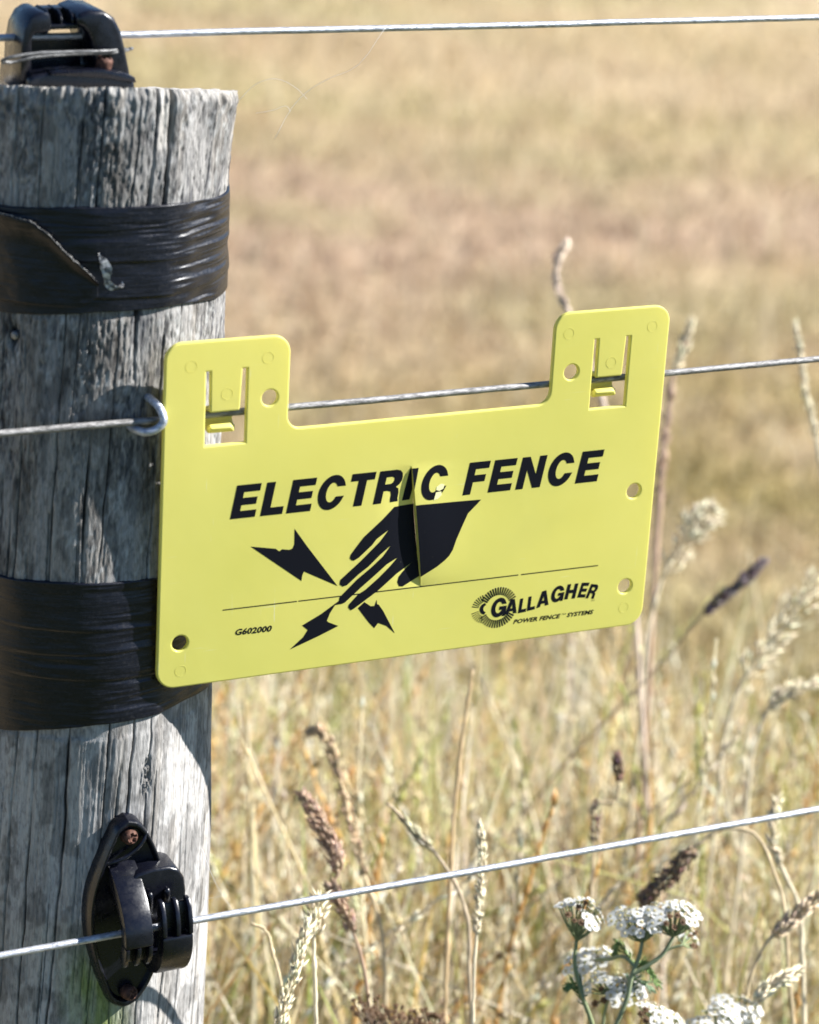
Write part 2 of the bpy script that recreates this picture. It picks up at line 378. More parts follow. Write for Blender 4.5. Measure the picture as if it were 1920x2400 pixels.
def tall_culms():                # flowering stalks too many to tell apart, one mass
    Vs, Fs, Cs, off = [], [], [], 0
    n = 2300; x, y, d, a = wedge(n, 1.05, 1.75, 18, 1.25)
    for i in range(n):
        h = random.gauss(590, 65) - 140 * min(max((d[i] - 1.3) / .4, 0), 1)
        h = max(200, min(h, 740)); la = random.gauss(.4, 1.4); ln = abs(random.gauss(.12, .12)); cu = random.gauss(.08, .14)
        t = np.linspace(0, 1, 9); ln *= .8; o = ln * t ** 1.5 * h + cu * t ** 5 * h
        P = np.stack([x[i] * 1000 + math.cos(la) * o, y[i] * 1000 + math.sin(la) * o, -Z0 * 1000 + h * (t - .3 * (ln + abs(cu)) * t ** 3)], -1)
        col = STRAW[random.choice([0, 0, 1, 1, 2, 3, 4, 4, 5])] * random.uniform(.8, 1.15)
        # stalk: thin three-sided tube
        r = np.linspace(1.25, .6, 9) * random.uniform(.7, 1.3); ang = np.array([0, 2.09, 4.19])
        V = P[:, None, :] + np.stack([np.cos(ang), np.sin(ang), 0 * ang], -1)[None] * r[:, None, None]
        b = np.arange(8)[:, None] * 3; j = np.arange(3)[None]; k = (j + 1) % 3
        q = np.stack([b + j, b + k, b + 3 + k, b + 3 + j], -1).reshape(-1, 4)
        F = np.concatenate([q[:, [0, 1, 2]], q[:, [0, 2, 3]]])
        Vs.append(V.reshape(-1, 3)); Fs.append(F + off); Cs.append(np.repeat(col[None], 27, 0)); off += 27
        kind = random.random()
        if kind < .42:   v, f, c = head_on(P[5:], 46, 1.7, 9, 2.6, col * 1.1, .16)
        elif kind < .56: v, f, c = head_on(P[6:], 30, 7, 8, 2.3, col * np.array([1.05, .98, .92]), .6)
        elif kind < .61: v, f, c = head_on(P[7:], 40, 2.8, 4, 1.8, np.array([.40, .27, .18]), .4)
        else: continue
        Vs.append(v); Fs.append(f + off); Cs.append(c); off += len(v)
    o = mesh_np('tall_grass_stalks', np.concatenate(Vs), np.concatenate(Fs), M_GRASS, col=np.clip(np.concatenate(Cs), 0.01, .95))
    tag(o, 'mass of dry flowering grass stalks behind the fence wires', None, None, 'stuff')
tall_culms()

# ================================================================== FENCE POST
TILT = math.tan(math.radians(2.5))
def axis_x(z): return -11.3 + (z + 35) * .0215
def front_y(z): return 7 + (z - 18) * TILT
PR = 50.
vd = np.array([.313, .950])
def top_z(x, y): return 131.3 - .178 * ((x + 18) * vd[0] + (y - 12) * vd[1])

def post_low(th, z):             # slow bulges of the round pole (mm)
    r = PR + 1.6 * (fbm(np.cos(th) * 1.3 + 4, z / 130. + np.sin(th) * 1.3, 21, 3) - .5) * 2
    r = r + 3.2 * np.exp(-((th - 1.05) / .5) ** 2) * np.clip((z - 92) / 38, 0, 1) ** 1.5      # flare at the head
    r = r - 1.0 * np.exp(-((th - .62) / .16) ** 2) + .5 * np.exp(-((th - .25) / .10) ** 2)    # flattened side with a soft ridge
    return r
def post_pt(th, z, r):
    return np.stack([axis_x(z) + r * np.sin(th), front_y(z) + PR - r * np.cos(th), z + 0 * th], -1)

def wood_fields(th, z):
    a = th * PR                                              # arc length, mm
    warp = 2.2 * (fbm(a / 25, z / 90, 31, 3) - .5) - z * .062
    s = a + warp
    g1 = fbm(s / 1.5, z / 70, 41, 4); g2 = fbm(s / .55, z / 26, 51, 3); g3 = vnoise(s / 5., z / 160, 61)
    fz = fbm(s / .9, z / 2.6, 57, 3)
    h = (g1 - .5) * .36 + (g2 - .5) * .3 + (g3 - .5) * .4 + (fz - .5) * .55 * np.clip((z + 150) / 200, .2, 1)
    dark = np.zeros_like(s)
    rs = np.random.default_rng(5)
    # long drying checks
    cracks = [(-49, -300, 150, .5, 4), (-38.5, -60, 150, .42, 3), (-33, -300, -30, .6, 4), (-25.5, -300, 150, .5, 4), (-18, 40, 150, .55, 4), (-13.5, -300, 20, .75, 5), (-7.5, -40, 150, .4, 3),
              (-.5, 30, 150, .85, 5), (1.5, -240, -40, .4, 3), (4.6, 60, 150, 1.05, 6), (9.5, -300, 60, .55, 4), (16.5, -180, 90, .36, 3), (19, 70, 150, .34, 2.5), (21, -300, -110, .4, 3),
              (27.5, -60, 125, .36, 3), (31.5, -300, -150, .5, 3), (37, -260, 60, .32, 2), (-60, -300, 130, .5, 4), (-74, -300, 130, .5, 3)]
    for k, (s0, z0, z1, w, dp) in enumerate(cracks):
        c0 = s0 + (vnoise(z / 60, 0 * z + k, 71) - .5) * 2.2 + (vnoise(z / 9, 0 * z + k * 3, 73) - .5) * .7
        env = np.clip((z - z0) / 25, 0, 1) * np.clip((z1 - z) / 25, 0, 1) * np.clip(-.15 + 1.7 * vnoise(z / 38, 0 * z + k * 7, 75), 0, 1.1)
        x = np.exp(-((s - c0) / (w * .5)) ** 2) * np.clip(env, 0, 1.2)
        h = h - dp * .55 * x; dark = np.maximum(dark, x)
    # short fine checks
    fine = fbm(s / .9, z / 110, 81, 2); x = np.clip((fine - .73) / .1, 0, 1) * (vnoise(s / 7, z / 60, 83) > .35)
    h = h - .9 * x; dark = np.maximum(dark, x * .55)
    # pitted, fibrous weathering on the upper half
    wz = np.clip((z + 70) / 90, 0, 1); pit = np.clip((fbm(s / .95, z / 2.2, 141, 3) - .56) / .07, 0, 1) * np.clip((fbm(s / 8, z / 22, 143, 2) - .38) / .12, 0, 1) * wz
    h = h - .32 * pit; dark = np.maximum(dark, pit * .5)
    return s, h, dark, g1, g2, g3

def fence_post():
    root = empty('fence_post', W(axis_x(-900), front_y(-900) + PR, -915), 'weathered grey round wooden post with slanted sawn top and long cracks', 'post')
    th = np.concatenate([np.radians(np.linspace(-105, 78, 500)), np.radians(np.linspace(78, 255, 70)[1:-1])])
    zz = np.concatenate([np.linspace(-1050, -320, 40)[:-1], np.linspace(-320, 0, 520)])        # last row is moved up to the sawn top
    nz, ntH = len(zz), len(th)
    TH, ZZ = np.meshgrid(th, zz, indexing='ij')
    # stretch the fine rows so that the last lies on the sawn plane
    rim = top_z(axis_x(125) + PR * np.sin(th), front_y(125) + PR - PR * np.cos(th))
    rim = rim + (fbm(th * 9, 0 * th, 91, 5) - .5) * 1.6 - .6 * np.clip((vnoise(th * 30, 0 * th, 95) - .8) / .1, 0, 1)
    top = np.where(ZZ >= -320, -320 + (ZZ + 320) / 320. * (rim[:, None] + 320), ZZ)
    ZZ = top
    s, h, dark, g1, g2, g3 = wood_fields(TH, ZZ)
    edge = np.clip((rim[:, None] - ZZ) / 5., 0, 1)                    # frayed arris
    fray = (fbm(TH * 28, ZZ / 3, 97, 3) - .45) * 2.6 * (1 - np.clip((rim[:, None] - ZZ) / 14., 0, 1))
    # a split-off splinter near the head
    spl = np.exp(-((s - 3.9) / 2.6) ** 4) * np.clip((ZZ - 108) / 4, 0, 1)
    knot = np.exp(-(((TH * PR + 41) / 1.8) ** 2 + ((ZZ - 45) / 3.6) ** 2))
    hole = np.exp(-(((s - 16) / 1.8) ** 2 + ((ZZ + 118) / 6.) ** 2)); cl = np.exp(-(((TH * PR + 29) / 3.) ** 2 + ((ZZ + 243) / 5.) ** 2))
    rr = post_low(TH, ZZ) + h + fray - (1 - edge) ** 2 * 1.2 - spl * 1.2 - knot * 2.5 - hole * 2.2 * (g2 > .45) - cl * 2.5
    for zt_, zb_ in ((90.2, 53.), (-43., -101.)):                     # pressed flat under the tape
        rr = np.where((ZZ < zt_) & (ZZ > zb_), np.minimum(rr, post_low(TH, ZZ) - .35), rr)
    P = post_pt(TH, ZZ, rr)
    # wood colour: silver grey, darker lichen-stained patches, a little brown, algae low down
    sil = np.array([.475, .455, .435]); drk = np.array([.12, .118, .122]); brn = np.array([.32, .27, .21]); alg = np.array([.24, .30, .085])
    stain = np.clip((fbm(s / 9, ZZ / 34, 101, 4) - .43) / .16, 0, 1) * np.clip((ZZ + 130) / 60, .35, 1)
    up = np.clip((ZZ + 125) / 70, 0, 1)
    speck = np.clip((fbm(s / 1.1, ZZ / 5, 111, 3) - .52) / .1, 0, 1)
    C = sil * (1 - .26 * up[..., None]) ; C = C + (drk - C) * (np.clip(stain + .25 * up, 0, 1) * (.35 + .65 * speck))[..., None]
    C = C + (brn - C) * np.clip((g3 - .55) * 1.5, 0, .25)[..., None]
    C = C * (.80 + .38 * g1)[..., None]
    lich = np.clip((fbm(s / 1.7, ZZ / 2.8, 151, 3) - .57) / .07, 0, 1) * np.clip((fbm(s / 11, ZZ / 26, 153, 2) - .46) / .1, 0, 1)
    C = C + (np.array([.46, .46, .45]) - C) * (lich * .55)[..., None]
    C = C * (1 - .38 * np.clip((fbm(s / 5.5, ZZ / 13, 157, 3) - .54) / .08, 0, 1))[..., None]
    al = np.clip(1.2 - np.abs(TH * PR + 8 + (ZZ + 210) * .12) / 13., 0, 1) * np.clip((-178 - ZZ) / 22, 0, 1) * (.4 + .8 * fbm(s / 2, ZZ / 15, 121, 3))
    C = C + (alg - C) * np.clip(al, 0, .9)[..., None]
    C = C * (1 - .72 * np.clip(dark + knot + .7 * cl, 0, 1))[..., None]
    pale = np.clip(spl + np.clip((ZZ - rim[:, None] + 4) / 4, 0, 1) * .6, 0, 1) * .55
    C = C + (np.array([.62, .58, .52]) - C) * pale[..., None]
    idx = np.arange(ntH * nz).reshape(ntH, nz); nx = np.roll(idx, -1, axis=0)
    F = np.stack([idx[:, :-1], nx[:, :-1], nx[:, 1:], idx[:, 1:]], -1).reshape(-1, 4)
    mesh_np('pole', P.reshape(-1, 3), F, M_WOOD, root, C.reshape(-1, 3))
    # sawn top with growth rings
    rings = np.linspace(1, 0.02, 26); outer = P[:, -1, :]; ctr = outer.mean(0)
    V = []; Cc = []
    for q in rings:
        p = ctr + (outer - ctr) * q
        p[:, 2] = top_z(p[:, 0], p[:, 1]) * (1 - q ** 8) + p[:, 2] * q ** 8 + (fbm(p[:, 0] / 4, p[:, 1] / 4, 131, 3) - .5) * 1.2 * (1 - q ** 8) - .5 * (1 - q ** 8)
        V.append(p); Cc.append(np.zeros((ntH, 3)) + np.array([.50, .47, .43]) * (.75 + .35 * (math.sin(q * 70) > 0)))
    V = np.concatenate(V); idx = np.arange(26 * ntH).reshape(26, ntH); nx = np.roll(idx, -1, axis=1)
    F = np.stack([idx[:-1], nx[:-1], nx[1:], idx[1:]], -1).reshape(-1, 4)
    mesh_np('sawn_top', V, F, M_WOOD, root, np.concatenate(Cc))
    # old nail sunk in the pole
    a = -41 / PR; z = 45; c = post_pt(np.array(a), np.array(z), post_low(np.array(a), np.array(z)) - 1.0)
    nrm = np.array([math.sin(a), -math.cos(a), 0]); mb = MB()
    mb.tube([c - nrm * 6, c, c + nrm * .6, c + nrm * .9], [1.5, 1.5, 1.4, .5], 12); mb.build('nail', M_WIRE_OLD, root)
fence_post()

# ------------------------------------------------------------------ tape bands
def tape(zt, zb, label, seams, seed, tops=((-1, 0), (1, 0)), bots=((-1, 0), (1, 0))):
    root = empty('tape_band', W(axis_x(zb), front_y(zb) + PR, zb), label, 'tape', 'bands of black tape round the post')
    th = np.concatenate([np.radians(np.linspace(-105, 78, 300)), np.radians(np.linspace(78, 255, 70)[1:-1])]); nv = 150
    V = np.linspace(0, 1, nv); TH, VV = np.meshgrid(th, V, indexing='ij')
    zt_ = zt + np.interp(th, *zip(*tops)) + .6 * (fbm(th * 1.4, 0 * th, seed, 3) - .5); zb_ = zb + np.interp(th, *zip(*bots)) + .6 * (fbm(th * 1.4, 0 * th, seed + 2, 3) - .5)
    ZZ = zt_[:, None] + (zb_ - zt_)[:, None] * VV
    a = TH * PR
    gate = np.clip((fbm(a / 26, ZZ / 14, seed + 4, 2) - .40) / .2, 0, 1) * (.4 + .8 * np.exp(-((TH - .55) / .75) ** 2))
    wr = np.abs(fbm(a / 45 + (ZZ * .01), ZZ / 3.2, seed + 6, 3) - .5)
    h = .6 - 2.3 * wr * gate + .5 * (fbm(a / 20, ZZ / 8, seed + 8, 3) - .5)
    for sz in seams:                                             # overlapping wraps make small steps
        e = ZZ - sz - .6 * np.sin(TH * 2 + sz); h = h + .42 / (1 + np.exp(np.clip(-e / .12, -40, 40))) * np.exp(-np.clip(e, 0, 99) / 9) 
    h = np.where((VV < .001) | (VV > .999), -.3, h)
    P = post_pt(TH, ZZ, post_low(TH, ZZ) + h + .1)
    idx = np.arange(len(th) * nv).reshape(len(th), nv); nx = np.roll(idx, -1, axis=0)
    F = np.stack([idx[:, :-1], idx[:, 1:], nx[:, 1:], nx[:, :-1]], -1).reshape(-1, 4)
    mesh_np('tape_wrap', P.reshape(-1, 3), F, M_TAPE, root)
    return root
t1 = tape(91.2, 55.2, 'upper band of wrinkled black tape with a torn loose end', [72.5, 60.2], 201, ((-.85, -1.6), (-.4, 0), (.3, 0), (.8, -2)), ((-.85, -2.4), (-.25, 0), (.4, 0), (.8, -2.6)))
tape(-41.2, -95.6, 'lower wider band of black tape partly in the shadow of the sign', [-60, -78, -68.5], 231, ((-.9, -1.2), (-.4, 0), (.3, -1.6)), ((-.9, -5.6), (-.55, -2.4), (-.2, 0), (.5, 1.2), (.9, .2)))

def tape_flap(root):             # loose top layer with a slanting torn edge
    ed_th = np.radians([-105, -62, -47.8, -38.8, -32.1, -25.6, -18, -13.5]); ed_z = np.array([89.5, 88.8, 87.5, 86.2, 82.4, 76.3, 70.2, 66.0])
    th = np.radians(np.linspace(-105, -13.5, 120)); nv = 40; top = np.interp(th, ed_th, ed_z); bot = np.interp(th, np.radians([-105, -20, -13.5]), [57.0, 57.2, 61])
    TH = np.repeat(th[:, None], nv, 1); t = np.linspace(0, 1, nv); ZZ = top[:, None] + (bot - top)[:, None] * t[None]
    lift = 1.9 * np.exp(-(t / .16) ** 2)[None] + 1.35 + .5 * (fbm(TH * 9, ZZ / 5, 251, 3) - .5)
    P = post_pt(TH, ZZ, post_low(TH, ZZ) + lift); Pi = post_pt(TH, ZZ, post_low(TH, ZZ) + lift - .35)
    n = 120 * nv; idx = np.arange(n).reshape(120, nv)
    q = np.stack([idx[:-1, :-1], idx[:-1, 1:], idx[1:, 1:], idx[1:, :-1]], -1).reshape(-1, 4)
    rim = np.concatenate([idx[:, 0], idx[-1, 1:], idx[::-1, -1][1:]]); side = np.stack([rim[:-1], rim[1:], rim[1:] + n, rim[:-1] + n], -1)
    mesh_np('loose_flap', np.concatenate([P.reshape(-1, 3), Pi.reshape(-1, 3)]), np.concatenate([q, q[:, ::-1] + n, side]), M_TAPE, root)
    # dusty frayed line along the torn edge, and the pale crumpled tip
    mb = MB(); e = P[30:118, 0] + np.array([0, -.15, .1]); e = e + RNG.normal(0, .12, e.shape); mb.tube(e, np.abs(RNG.normal(.05, .08, len(e))) + .02, 5); mb.build('torn_edge', M_TORN, root)
    tp = post_pt(np.radians(-11.8), np.array(69.), PR + 3.); mb = MB()
    path = spline([tp + (-1.6, .4, 7.5), tp + (-.4, -1.4, 4.4), tp + (.6, -2, .8), tp + (.9, -1.4, -2.6), tp + (3.6, -1.8, -4.8), tp + (5.8, -.6, -4.4), tp + (6.8, .6, -3.0)], 26)
    wd = np.interp(np.linspace(0, 1, 26), [0, .25, .45, .6, .8, 1], [.2, 2.4, 1.0, 1.9, 1.6, .2])
    L = path + np.stack([wd * .75, -wd * .25, wd * .35], -1) + RNG.normal(0, .12, path.shape); Rr = path - np.stack([wd * .75, -wd * .2, wd * .2], -1) + RNG.normal(0, .12, path.shape)
    V = np.concatenate([L, Rr, L + (0, .35, 0), Rr + (0, .35, 0)]); F = []
    for i in range(25):
        F += [[i, i + 1, i + 27, i + 26], [i + 52, i + 78, i + 79, i + 53], [i, i + 52, i + 53, i + 1], [i + 26, i + 27, i + 79, i + 78]]
    mesh_np('torn_tip', V, F, M_TORN, root, sm=False)
tape_flap(t1)

# ================================================================== WIRES
def wire(y, z, r, m, label, name='fence_wire'):
    mb = MB(); x = np.concatenate([[-3500, -1200], np.linspace(-400, 700, 260), [1500, 3500]])
    P = np.stack([x, y + .0 * x, z + .0 * x], -1); core = (x >= -400) & (x <= 700)
    P[core, 2] += .28 * (vnoise(x[core] / 40, 0 * x[core], 301 + z) - .5) + .10 * (vnoise(x[core] / 4, 0 * x[core], 305 + z) - .5); P[core, 1] += .25 * (vnoise(x[core] / 45, 0 * x[core], 311 + z) - .5)
    rr = r * (1 + .05 * (RNG.random(len(x)) - .5)); mb.tube(P, rr, 14)
    return tag(mb.build(name, m), label, 'wire', 'fence wires')
wire(46, 142.9, 1.2, M_WIRE, 'topmost fence wire running through the insulator on the post top')
wire(3.6, 17.2, 1.25, M_WIRE_OLD, 'dull grey middle fence wire that carries the yellow sign')
wire(-15, -171.6, 1.32, M_WIRE, 'bright lowest fence wire clamped in the insulator on the post side')

# staple holding the middle wire
mb = MB(); mb.tube(spline([(-3.4, 13, 24.0), (-2.8, 5, 23.8), (-1.8, .8, 22.7), (-1.2, -1.3, 20.6), (-1.0, -2.0, 18.4), (-3.2, -1.6, 15.6), (-6.4, -.6, 14.4), (-9.0, 3, 14.3), (-10.2, 12, 15)], 40), 1.45, 14)
tag(mb.build('wire_staple', M_STAPLE), 'bent steel staple pinning the middle wire to the post', 'staple')

# ================================================================== LOWER INSULATOR
def screw_head(root, c, axis, r, turn=.4):
    axis = Vector(axis).normalized(); bm = bmesh.new()
    bmesh.ops.create_uvsphere(bm, u_segments=24, v_segments=12, radius=r * .001)
    for v in list(bm.verts):
        if v.co.z < -.0002 * r: v.co.z = -.0008 * r * 1.5
        else: v.co.z *= .62
    for v in bm.verts:                                            # cross recess
        x, y = v.co.x / (r * .001), v.co.y / (r * .001); ca, sa = math.cos(turn), math.sin(turn); x, y = x * ca + y * sa, -x * sa + y * ca
        if v.co.z > 0 and min(abs(x), abs(y)) < .2 and max(abs(x), abs(y)) < .62: v.co.z *= .35
    q = axis.to_track_quat('Z', 'Y').to_matrix().to_4x4()
    bmesh.ops.transform(bm, matrix=Matrix.Translation(W(*c)) @ q, verts=bm.verts)
    bm_obj('screw', bm, M_RUST, root)

def lower_insulator():
    root = empty('insulator', W(-12, -2, -208), 'black plastic claw insulator screwed to the post side with two rusty screws', 'insulator', 'black wire insulators')
    out = spline([(-12.8, -131.4), (-9.2, -132.6), (-6.2, -136), (-2.1, -144.2), (1.2, -155), (2.4, -168), (1.6, -183), (-1.6, -194.6), (-5.4, -202.5), (-9, -206.6), (-13.4, -208.2), (-17.6, -206), (-21, -199), (-24.6, -187), (-26.8, -175), (-26.2, -160), (-22.6, -148), (-18.6, -138), (-16.4, -133.6), (-12.8, -131.4)], 72)[:-1]
    bm = bmesh.new(); c = out.mean(0)
    lay = [(1.05, 12), (1.04, -2.2), (1.02, -4.6), (1.0, -5.6), (.985, -6.1), (.95, -6.3), (.91, -6.0), (.88, -5.0), (.86, -4.2), (.5, -4.0), (.02, -4.0)]
    rows = [[bm.verts.new(W(*(c[0] + (p[0] - c[0]) * k - (k - 1) * 12 * (k > 1), y, c[1] + (p[1] - c[1]) * (1 + (k - 1) * .6)))) for p in out] for k, y in lay]
    n = len(out)
    for a, b in zip(rows[:-1], rows[1:]):
        for i in range(n): bm.faces.new((a[i], a[(i + 1) % n], b[(i + 1) % n], b[i]))
    bm.faces.new(rows[-1]); bm.faces.new(rows[0][::-1]); bmesh.ops.recalc_face_normals(bm, faces=bm.faces)
    bm_obj('base_plate', bm, M_BLACK, root)
    # raised collar round the upper screw, and the saddle the clamp stands on
    mb = MB(); mb.tube(spline([(-21.0, -5.6, -147.5), (-17.5, -6.4, -146.6), (-12.5, -6.6, -144.6), (-7.5, -6.4, -140.2), (-5.6, -5.6, -137)], 20), [.5] * 3 + [.8] * 14 + [.5] * 3, 10); mb.build('collar', M_BLACK, root)
    screw_head(root, (-12.0, -6.0, -137.9), (.30, -1, .12), 2.9, .3)
    screw_head(root, (-11.6, -7.4, -202.0), (.30, -1, .15), 2.8, .9)
    # shield block behind the clamp
    sh = [(-14, -171), (-14, -152.5), (-11, -150.2), (-5, -149.2), (1, -149.4), (4.6, -151), (6.8, -154.6), (7.6, -160), (7.8, -171)]
    bm_obj('shield', extrude_poly(sh, 'y', -12, 2, 1.1, 3), M_BLACK, root)
    for x, z0, z1, y in ((-7.2, -166, -157.2, -14), (-.2, -163, -157.2, -13)):
        mb = MB(); mb.tube([(x, y, z0), (x, y, z1 - 1.2), (x, y, z1 - .4), (x, y, z1)], [1.25, 1.25, .95, .3], 12); mb.build('peg', M_BLACK, root)
    # upper claw curling down over the wire
    o1 = spline([(-2, -147.5), (-10, -150.8), (-17, -155.6), (-22.4, -161.2), (-25.2, -167.2), (-25.7, -172.6)], 16)
    i1 = spline([(-20.4, -172.6), (-20.0, -168.6), (-17.2, -163.6), (-12.6, -159.6), (-7, -156.8), (-2, -155.8)], 16)
    bm_obj('claw', extrude_poly([tuple(p) for p in np.vstack([o1, i1])], 'x', -20.2, -9.6, .7, 2), M_BLACK, root)
    rib = [(-25.7, -172.8), (-25.2, -176.6), (-23.8, -180), (-21.6, -182), (-19.2, -181.4), (-18.8, -178), (-20.2, -172.8)]
    for x in (-20.1, -15.7, -11.3): bm_obj('rib', extrude_poly(rib, 'x', x, x + 1.6, .35, 2), M_BLACK, root)
    bm_obj('claw_tip', extrude_poly([(-21.2, -172.4), (-21.0, -178), (-20, -181), (-18.6, -181), (-18.6, -172.4)], 'x', -19.5, -10.3, .3, 1), M_BLACK, root)
    # lower claw curling up over the wire
    o2 = spline([(-2, -192.4), (-12, -191.6), (-19.4, -187.8), (-24.2, -181.8), (-26.2, -175.4), (-26.0, -170.4)], 16)
    i2 = spline([(-20.8, -170.4), (-20.6, -174), (-18.6, -179.4), (-14, -183.2), (-8, -185.4), (-2, -186)], 16)
    bm_obj('claw', extrude_poly([tuple(p) for p in np.vstack([o2, i2])], 'x', -6.2, 5.6, .8, 2), M_BLACK, root)
    rib = [(-26.0, -170.2), (-25.4, -165), (-23.6, -160.4), (-21, -157.8), (-18.4, -158), (-18.4, -163), (-20.2, -170.2)]
    for x in (-6.1, -.9, 3.9): bm_obj('rib', extrude_poly(rib, 'x', x, x + 1.7, .4, 2), M_BLACK, root)
    bm_obj('claw_tip', extrude_poly([(-21.4, -170.6), (-21, -164), (-19.6, -159.6), (-18.2, -159.6), (-18.2, -170.6)], 'x', -5.4, 4.8, .3, 1), M_BLACK, root)
lower_insulator()

# ================================================================== TOP INSULATOR
def top_insulator():
    root = empty('insulator', W(-18, 46, 124), 'black plastic insulator standing on the sawn post top with a steel pin', 'insulator', 'black wire insulators')
    bs = [(-34.6, 112), (-34.4, 127), (-34.0, 131.4), (-32, 132.6), (-20, 134.2), (-6, 131.6), (0, 130.6), (3.2, 129.4), (4.2, 124), (4.4, 112)]
    bm_obj('base_block', extrude_poly(bs, 'y', 32, 66, 1.2, 3), M_BLACK, root)
    la = [(-36, 126), (-35.4, 141), (-34.2, 147.0), (-32, 151.0), (-29, 152.8), (-26.4, 152.6), (-25.2, 151.2), (-24.8, 149.0), (-24.8, 146.2), (-30.8, 145.6), (-31.6, 143.6), (-31.8, 126)]
    bm_obj('claw', extrude_poly(la, 'y', 36, 56, .9, 2), M_BLACK, root)
    ra = [(-16.4, 148.2), (-16.2, 151.8), (-12, 153.2), (-6.8, 152.8), (-3.0, 150.4), (-.6, 146.0), (1.0, 140), (2.6, 133), (3.6, 126), (-8.2, 126), (-9.4, 134), (-10.6, 140.6), (-12.2, 145), (-14, 147.2)]
    bm_obj('claw', extrude_poly(ra, 'y', 35, 60, 1.6, 3), M_BLACK, root)
    bm_obj('bridge', extrude_poly([(-26, 146.6), (-15, 146.8), (-15, 148.4), (-26, 148.2)], 'y', 37, 56, .3, 1), M_BLACK, root)
    for x in (-25.6, -21.4, -17.4):
        rb = [(38, 147.8), (37.4, 149.8), (38.6, 151.6), (41.4, 152.8), (52, 152.8), (52, 147.8)]
        bm_obj('rib', extrude_poly(rb, 'x', x, x + .9, .3, 1), M_BLACK, root)
    bm_obj('back_wall', extrude_poly([(-25.6, 148), (-16, 148), (-16, 152.4), (-25.6, 152.4)], 'y', 47, 53, .3, 1), M_BLACK, root)
    bm_obj('back_wall', extrude_poly([(-34, 132), (-10, 132), (-10, 141.4), (-20.4, 141.4), (-21.6, 142.4), (-21.6, 146.8), (-34, 146.8)], 'y', 50, 56, .3, 1), M_BLACK, root)
    bm_obj('ledge', extrude_poly([(-27, 133.6), (-9, 134.2), (-1, 132.6), (2.6, 131.2), (3.2, 129.2), (-8, 131.2), (-27, 132.8)], 'y', 29.6, 40, .5, 2), M_BLACK, root)
    mb = MB(); mb.tube(spline([(2.5, 40, 139.0), (-6, 32.6, 139.9), (-20, 31.6, 140.1), (-34, 31.2, 139.8), (-41.4, 31.2, 138.6), (-43.2, 32.4, 137.6), (-41, 33.6, 136.8), (-32, 33.4, 138.2), (-20, 33.4, 138.9), (-4, 34.2, 139.0), (9.2, 52, 136.9)], 90), .58, 10)
    mb.build('pin', M_PIN, root)
    screw_head(root, (-6.6, 34.6, 136.3), (.15, -.25, 1), 2.9, .3)
    mb = MB(); mb.tube([(-6.4, 34.8, 130.5), (-6.6, 34.6, 135.6)], [1.5, 1.9], 12); mb.build('screw', M_RUST, root)
top_insulator()
for o_ in COL.objects:
    if o_.name == 'insulator.001': o_.location.x -= .0045

# ================================================================== SIGN
CRK0, CRK1 = (96.0, -8.4), (102.4, -56.2)          # ends of the split in the plate (u, v)
def crack_u(v): return CRK0[0] + (v - CRK0[1]) * (CRK1[0] - CRK0[0]) / (CRK1[1] - CRK0[1])
def bend(u, v):                                    # how far the plate is pushed towards +Y (back) at u, v
    t = (CRK0[1] - v) / (CRK0[1] - CRK1[1])
    e = np.where((t > 0) & (t < 1), np.sin(np.pi * np.clip(t, 0, 1)) ** .62, 0.)
    d = u - crack_u(v)
    return np.where(d < 0, 1.35 * e * np.exp(-(d / 9.) ** 2), -1.15 * e * np.exp(-(d / 15.) ** 2))

def curve_mesh(loops, extrude=0., bevel=0., res=3):
    cu = bpy.data.curves.new('c', 'CURVE'); cu.dimensions = '2D'; cu.fill_mode = 'BOTH' if extrude else 'FRONT'
    cu.extrude = extrude; cu.bevel_depth = bevel; cu.bevel_resolution = res
    for lp in loops:
        s = cu.splines.new('POLY'); s.points.add(len(lp) - 1); s.use_cyclic_u = True
        for p, q in zip(s.points, lp): p.co = (q[0], q[1], 0, 1)
    return curve_to_mesh(cu)
def curve_to_mesh(cu):
    ob = bpy.data.objects.new('c', cu); COL.objects.link(ob); dg = bpy.context.evaluated_depsgraph_get(); dg.update()
    me = bpy.data.meshes.new_from_object(ob.evaluated_get(dg)); bpy.data.objects.remove(ob); bpy.data.curves.remove(cu)
    return me

def cut_grid(bm, split):
    us = np.arange(72, 136, 2.4); vs = np.arange(-62, -2, 3.)
    for u in us: bmesh.ops.bisect_plane(bm, geom=bm.verts[:] + bm.edges[:] + bm.faces[:], plane_co=(u, 0, 0), plane_no=(1, 0, 0), dist=1e-5)
    for v in vs: bmesh.ops.bisect_plane(bm, geom=bm.verts[:] + bm.edges[:] + bm.faces[:], plane_co=(0, v, 0), plane_no=(0, 1, 0), dist=1e-5)
    if split:
        d = Vector((CRK1[0] - CRK0[0], CRK1[1] - CRK0[1], 0)).normalized(); n = Vector((-d.y, d.x, 0))
        r = bmesh.ops.bisect_plane(bm, geom=bm.verts[:] + bm.edges[:] + bm.faces[:], plane_co=(CRK0[0], CRK0[1], 0), plane_no=n, dist=1e-5)
        ed = [g for g in r['geom_cut'] if isinstance(g, bmesh.types.BMEdge)]
        bmesh.ops.split_edges(bm, edges=ed)

